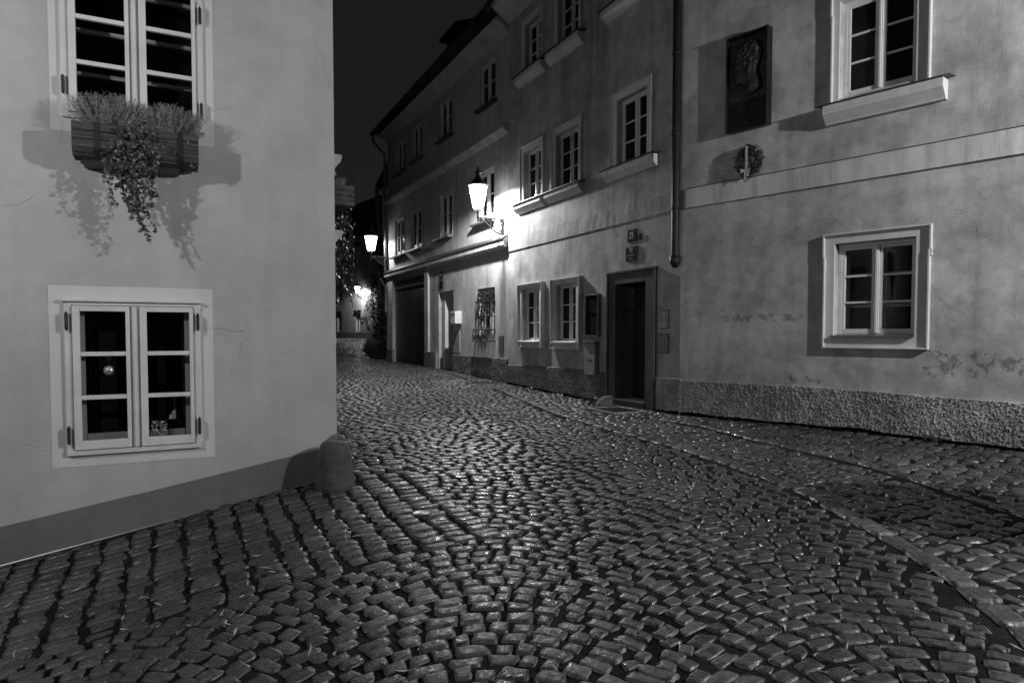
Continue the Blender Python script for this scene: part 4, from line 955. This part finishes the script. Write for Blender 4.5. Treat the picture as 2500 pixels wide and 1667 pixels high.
t=empty('trailing_ivy',FL.w(-1.59,-.26,3.17),FL.a,'dark ivy trailing in a long tongue from the middle of the window box','plant')
rs=random.Random(21); strands=[]
for k in range(26):
    x0=rs.uniform(-.14,.16); L=rs.choice([.25,.35,.45,.55,.6])*rs.uniform(.8,1.1); x=x0; z=.02; y=-.02; pts=[(x,.06,.03),(x,y,z)]
    tx=rs.uniform(-.12,.12)
    while z>-L:
        z-=.05; fr=min(1,-z/.55); x+= (tx*(1-fr)+(.0-x)*.35*fr)*.35+rs.gauss(0,.006); y+=rs.gauss(0,.006); pts.append((x,min(-.0,y),z))
    strands.append(pts)
main=[(.0,0,0),(-.02,-.03,-.1),(-.03,-.03,-.3),(-.02,-.02,-.45),(-.01,-.02,-.58),(.02,-.02,-.68),(.06,-.02,-.78),(.085,-.02,-.86)]
strands+=[main,[(p[0]-.03+.01*i,p[1],p[2]*.88) for i,p in enumerate(main)],[(p[0]+.03-.01*i,p[1]-.02,p[2]*.93) for i,p in enumerate(main)],[(-.05,0,-.2),(-.1,0,-.33),(-.13,0,-.42),(-.15,.0,-.47)],[(.05,0,-.2),(.11,0,-.32),(.10,0,-.4),(.14,0,-.46)]]
strands+=[[(.05,0,0),(.12,-.02,-.02),(.19,-.02,-.06),(.25,-.02,-.10),(.28,-.02,-.16)],[(.0,0,0),(.1,-.02,-.05),(.2,-.02,-.09),(.26,-.02,-.15)],[(.38,.0,-.02),(.40,0,-.2),(.37,0,-.22),(.43,-.01,-.19)],[(-.05,0,0),(-.12,-.02,-.04),(-.14,-.02,-.12),(-.13,-.01,-.2)],[(-.1,0,.01),(-.16,0,-.05),(-.14,0,-.16)]]
ivy(t,strands,5,.034,.0165)
# flower box round the corner, on the street side
def sidebox():
    o=empty('flower_box',FS.w(.55,-.0,2.80),FS.a+math.pi,'window box on the street side of the corner house, just peeping past the corner','window box')
    # local axes: x runs back towards the corner, y points to the wall
    b=MB(); 
    for k in range(4): b.box(-.5,.3,.01,.20,.0+k*.048,.045+k*.048)
    b.build('planks',M_OLDW,o,bev=.003); return o
sb=sidebox(); sb.rotation_euler=(0,0,FS.a); 
for c in sb.children: c.data.transform(Matrix.Diagonal((1,-1,1,1))); c.data.flip_normals()
o=empty('heather_plant',FS.w(.5,-.13,2.98),FS.a,'small heather in the street-side window box by the corner','plant','pale heather plants in the window box'); rs=random.Random(9); b=MB(); sh=[]
for k in range(380):
    a=rs.uniform(0,6.283); tip=Vector((math.cos(a)*rs.uniform(.02,.14),-abs(math.sin(a))*rs.uniform(0,.1),rs.uniform(.03,.17))); base=Vector((rs.gauss(0,.08),rs.gauss(-.01,.03),0)); n0=len(b.v); b.tube([base,(base+tip)*.5+Vector((rs.gauss(0,.01),rs.gauss(0,.01),.01)),base*.4+tip],.0014,3,cap=False); sh+=[rs.uniform(.4,1.3)]*(len(b.v)-n0)
shade(b.build('twigs',M_HEATH,o),sh)
o=empty('trailing_ivy',FS.w(.55,-.2,2.85),FS.a,'dark ivy hanging from the street-side box past the edge of the corner house','plant')
rs=random.Random(31); strands=[]
for k in range(16):
    x=rs.uniform(-.3,.25); L=rs.uniform(.35,1.0); y=rs.uniform(-.02,.04); z=0; pts=[(x,.05,.02),(x,y,z)]
    while z>-L: z-=.06; x+=rs.gauss(0,.012); y+=rs.gauss(-.001,.007); pts.append((x,y,z))
    strands.append(pts)
strands.append([(0,-.02,-.7),(0,-.06,-.85),(0.0,-.13,-1.0),(0,-.19,-1.08),(0,-.25,-1.16),(0,-.3,-1.22)])
ivy(o,strands,8,.05,.03,(-.3,-1,.2))
# ================================================================= ornaments behind the lower window
t=empty('glass_bauble',FL.w(-1.83,.075,1.30),FL.a,'round shiny bauble hanging on a thread behind the middle left pane','ornament')
b=MB(); b.lathe([(.001,-.042)]+[(.042*math.sin(a),-.042*math.cos(a)) for a in [math.pi*i/14 for i in range(1,14)]]+[(.001,.042)],20); b.build('ball',flat('silvered glass',.8,.3,.5,bump=.004,bs=25,var=.6,vs=30),t,smooth=True)
b=MB(); b.tube([(0,0,.042),(-.012,0,.12)],.0012,4); b.tube([(0,0,.042),(.012,0,.12)],.0012,4); b.build('thread',M_RIBBON,t)
t=empty('glass_jar',FL.w(-1.475,.10,.662),FL.a,'clear glass jar of shells and shiny scraps on the ledge behind the lower right pane','jar')
rs=random.Random(5); b=MB(); 
for k in range(60):
    p=Vector((rs.uniform(-.06,.06),rs.uniform(-.03,.03),rs.uniform(.01,.2))); a=Vector((rs.gauss(0,1),rs.gauss(0,1),rs.gauss(0,1))).normalized(); c=a.orthogonal().normalized(); s=rs.uniform(.008,.022); e=a.cross(c)*s*.4
    b.add([p-a*s,p+c*s*.6,p+a*s,p-c*s*.6,p+e],[(0,1,4),(1,2,4),(2,3,4),(3,0,4)])
b.build('contents',flat('shells and foil',.9,.3,0,var=.5,vs=60),t)
b=MB(); b.lathe([(.07,0),(.072,.01),(.072,.2),(.066,.215)],20); b.build('jar_glass',M_CLEAR,t,smooth=True)
t=empty('sail_ornament',FL.w(-1.365,.10,.875),FL.a,'tiny striped sail shaped ornament hanging behind the lower right pane','ornament')
b=MB(); b.extr([(-.035,0),(.02,0),(.02,.06),(.018,.1),(-.01,.06)],-.003,.003); b.build('sail',flat('pale card',.4,.7),t)
b=MB(); b.lathe([(.012,-.002),(.013,0),(.012,.002)],12); b.v=[(x+.008,z-.006,y+.06) for x,y,z in b.v]
for k in range(6): b.box(-.03+k*.009,-.027+k*.009,-.0045,-.0035,.0,.035)
b.build('ring',flat('white ring',.7,.4),t); b=MB(); b.tube([(0.01,0,.09),(.01,0,.24)],.001,4); b.build('thread',M_RIBBON,t)

# ================================================================= STREET THINGS
# guard stone
gx,gy=-1.60,6.12; t=empty('guard_stone',(gx,gy,g1(gx,gy)),0,'stout tapering granite guard stone leaning against the house corner','bollard')
b=MB(); n=26; prof=[(.18,-.08),(.178,.02),(.172,.08),(.155,.2),(.136,.31),(.126,.36),(.112,.39),(.088,.408),(.05,.414),(.001,.416)]
b.lathe(prof,28); b.v=[(x*(1+.05*noise.noise(Vector((x*5,y*5,z*4))))*1.02,y*(1+.06*noise.noise(Vector((x*5,y*5,z*4+3)))),z+.008*noise.noise(Vector((x*9,y*9,1)))) for x,y,z in b.v]
b.build('granite_block',M_GRAN,t,smooth=True)
# doorstep grate
t=empty('boot_grate',(c_[0],c_[1],g1(*c_)),FM.a,'rectangular dark grate in a pale stone rim before the stone doorway','grate')
b=MB(); w,h=.42,.33
b.box(-w,w,-h,-h+.055,-.05,.02); b.box(-w,w,h-.055,h,-.05,.02); b.box(-w,-w+.055,-h+.055,h-.055,-.05,.02); b.box(w-.055,w,-h+.055,h-.055,-.05,.02); b.build('stone_rim',flat('worn stone rim',.2,.7,bump=.003,var=.2),t,bev=.006)
b=MB()
for k in range(22): b.box(-w+.06+k*.034,-w+.067+k*.034,-h+.055,h-.055,-.03,.008)
for k in range(10): b.box(-w+.055,w-.055,-h+.07+k*.06,-h+.075+k*.06,-.028,.004)
b.build('grating',M_IRON,t)
# stone by the door
t=empty('loose_stone',(1.60,11.72,g1(1.6,11.72)),.5,'rough pale boulder leaning at the left foot of the doorway','stone')
b=MB(); b.lathe([(.001,-.05)]+[(.15*math.sin(a),.07-.12*math.cos(a)) for a in [math.pi*i/12 for i in range(2,12)]]+[(.001,.19)],18)
b.v=[(x*1.15*(1+.35*noise.noise(Vector((x*7,y*7,z*7)))),y*.8,z*(1+.25*noise.noise(Vector((x*5,z*5,2))))+x*.35) for x,y,z in b.v]; b.build('boulder',flat('pale stone',.11,.85,bump=.01,bs=30,var=.3),t,smooth=True)
# weeds at the foot of the wall
def weed(X,Y,label,seed,r=.12,n=70):
    o=empty('weed',(X,Y,g1(X,Y)),0,label,'weed','weeds at the foot of the walls'); rs=random.Random(seed); b=MB(); sh=[]
    for k in range(n):
        a=rs.uniform(0,6.283); q=rs.random()*r; p=Vector((q*math.cos(a),q*math.sin(a),rs.uniform(.0,.16)*(1-q/r*.6))); sh+=ivyleaf(b,p,(math.cos(a),math.sin(a),.6),(0,0,1),rs.uniform(.02,.05),rs)
    shade(b.build('leaves',M_IVY,o),sh)
weed(1.45,12.15,'dark leafy weed clump beside the rough boulder at the doorway',1,.16,120)
weed(.85,13.2,'low weeds at the wall foot under the right one of the paired windows',2,.14,50)
weed(.35,14.3,'sparse weeds at the wall foot under the left one of the paired windows',3,.12,35)
q=FR.w(3.55,-.12); weed(q[0],q[1],'thin weeds at the foot of the rough plinth on the right',4,.12,40)
t=empty('shadow_shrub',(4.48,4.62,g1(4.48,4.62)),0,'round leafy shrub in a wooden tub, added out of view to shade the right pavement','shrub')  # unseen shrub, added only for the soft shadow it throws on the pavement
b=MB(); b.lathe([(.2,-.02),(.27,.4),(.24,.4),(.23,.34),(.001,.34)],16); b.build('tub',M_OLDW,t); b=MB(); b.tube([(0,0,.3),(.02,0,.7),(0,.02,1.0)],.03,6); b.build('trunk',M_BARK,t)
rs=random.Random(41); b=MB(); pts=[]
for k in range(4200):
    a=Vector((rs.gauss(0,1),rs.gauss(0,1),rs.gauss(0,1))).normalized()*rs.random()**.4; pts.append((a.x*.55,a.y*.55,1.15+a.z*.58))
sh=leafcloud(b,pts,.045,rs); shade(b.build('crown',M_IVY,t),sh)
# small round iron cover among the cobbles
X,Y=-.72,5.41; t=empty('valve_cover',(X,Y,g1(X,Y)+.012),0,'small round iron cover set among the cobbles past the guard stone','drain cover')
b=MB(); b.lathe([(.075,-.02),(.075,.004),(.07,.008),(.055,.006),(.045,.009),(.03,.006),(.001,.008)],20); b.build('lid',flat('worn iron lid',.12,.3,.6,bump=.003,bs=60),t)
# fallen willow leaves
def leafmesh(curl,name):
    b=MB(); n=7; L=.05
    vs=[]
    for i in range(n+1):
        t_=i/n; w=.0075*math.sin(math.pi*min(1,t_*.98+.01))**.8; z=.006+curl*math.sin(math.pi*t_)*.012; x=-L+2*L*t_; yb=.012*curl*math.sin(math.pi*t_*1.3)
        vs+=[(x,yb-w,z+.003),(x,yb,z),(x,yb+w,z+.003)]
    fs=[]
    for i in range(n): a=i*3; fs+=[(a,a+3,a+4,a+1),(a+1,a+4,a+5,a+2)]
    b.add(vs,fs); me=bpy.data.meshes.new(name); me.from_pydata(b.v,[],b.f); me.materials.append(M_LEAFP); return me
LM=[leafmesh(c,'fallen_leaf') for c in (-.9,.3,1.0)]
lp=[(.05,1520),(20,1480),(40,1598),(118,1410),(165,1505),(150,1486),(180,1470),(190,1440),(200,1430),(300,1512),(302,1540),(330,1355),(350,1465),(380,1337),(385,1480),(455,1360),(470,1365),(520,1345),(545,1500),(560,1525),(575,1545),(590,1460),(590,1500),(625,1355),(650,1390),(665,1398),(700,1320),(757,1588),(700,1602),(780,1350),(800,1290),(845,1313),(870,1310),(850,1290),(900,1330),(1000,1385),(985,1640),(1240,1640),(1350,1632),(1022,1590),(820,1600),(1660,1090),(1850,1108),(1950,1112),(1980,1180),(2090,1160),(2210,1170),(2220,1222),(2125,1222),(2200,1232),(1970,1232),(2020,1300),(2050,1345),(2160,1340),(2270,1393),(2410,1520),(2450,1295),(2240,1500),(1910,1535),(2073,1577),(2003,1638),(1950,1610),(2090,1645),(1790,1520),(1650,1480),(1500,1310),(1530,1250),(2330,1575),(2480,1585)]
cP,sP=math.cos(math.radians(2.2)),math.sin(math.radians(2.2))
LEAFXY=[]
def hit(px,py):
    x=(px-1250)/1666.7; y=-(py-879)/1666.7; r=(x,cP+y*sP,-sP+y*cP); t_=1.5
    while t_<40:
        if EYE+r[2]*t_<g1(r[0]*t_,r[1]*t_)+.015: return r[0]*t_,r[1]*t_
        t_+=.02
rs=random.Random(12)
for px,py in lp:
    q=hit(px,py)
    if not q: continue
    o=bpy.data.objects.new('fallen_leaf',rs.choice(LM)); COL.objects.link(o); o.location=(q[0],q[1],g1(*q)+.016); o.rotation_euler=(rs.gauss(0,.25),rs.gauss(0,.25),rs.uniform(0,6.28)); s=rs.uniform(.5,.95); o.scale=(s,s*rs.uniform(.8,1.5),s)
    setp(o,'slender pale fallen leaf lying on the dark cobbles','leaf','fallen leaves on the cobbles')

# ================================================================= TREE AND CLIMBERS AT THE FAR END
t=empty('bare_tree',(-7.0,22,g1(-7,22)),0,'bare tree with thin leafless branches rising behind the corner house','tree')
rs=random.Random(17); tr=MB(); br=MB()
tr.tube([(0,0,-.1),(.05,0,1.5),(-.1,.1,3),(0,0,4.2)],[.16,.13,.1,.07],8)
def grow(p,d,L,r,lv):
    pts=[p]; q=Vector(p); d=Vector(d)
    for i in range(4): d=(d+Vector((rs.gauss(0,.2),rs.gauss(0,.2),rs.gauss(.04,.15)))).normalized(); q=q+d*L/4; pts.append(tuple(q))
    br.tube(pts,r,5 if lv<2 else 4,.5)
    if lv<4:
        for k in range(4 if lv<2 else 3): 
            i=rs.randint(1,4); grow(pts[i],(d+Vector((rs.gauss(0,.6),rs.gauss(0,.5),rs.gauss(.1,.4)))).normalized(),L*.62,r*.55,lv+1)
for k in range(6): a=k*1.05; grow((0,0,rs.uniform(3,4.2)),(math.cos(a)*.5,math.sin(a)*.4,.95),1.35,.05,0)
tr.build('trunk',M_BARK,t); br.build('crown',M_BARK,t)
def climber(name,label,F3,w,h,n,seed,fn,leaf=.09,mat=None):
    o=empty(name,F3[0],F3[1],label,'climbing plant'); rs=random.Random(seed); b=MB(); sh=[]
    k=0; tries=0
    while k<n and tries<n*6:
        tries+=1; x=rs.uniform(0,w); z=rs.uniform(0,h)
        if not fn(x,z,rs): continue
        y=-abs(rs.gauss(.08,.09)); sh+=ivyleaf(b,(x,y,z),(rs.gauss(0,.6),-.2,rs.gauss(-.7,.3)),(rs.gauss(0,.4),-1,rs.gauss(.2,.4)),leaf*rs.uniform(.6,1.4),rs); k+=1
    shade(b.build('leaves',mat or M_IVY,o),sh)
q=FB.w(-1.0,-.02,0); climber('climbing_creeper','leafy creeper lit by the smallest lamp on the corner of the end house',(FB.w(-1.1,-.02,0),FB.a),1.4,6.2,1500,2,lambda x,z,r:z>2.9 and r.random()<min(1,(z-2.7)/1.6)*(.25+x*.6),.1,leafm('lit creeper leaf',.3,.5))
climber('climbing_ivy','thick dark ivy covering the garden wall at the far end',((-10.2,51.2,0.7),math.atan2(-12,3.6)),13,4.6,5000,3,lambda x,z,r:noise.noise(Vector((x*.8,z*.8,0)))>-.45 or z<3.6,.17,leafm('dark garden ivy leaf',.022,.6))
climber('climbing_ivy','dark ivy hanging over the lower part of the pale gable wall',((-6.1,31.42,0.6),0),1.2,6.0,1800,4,lambda x,z,r:z<5.3+.5*noise.noise(Vector((x*3,0,0))),.12,leafm('dark ivy leaf',.018,.6))
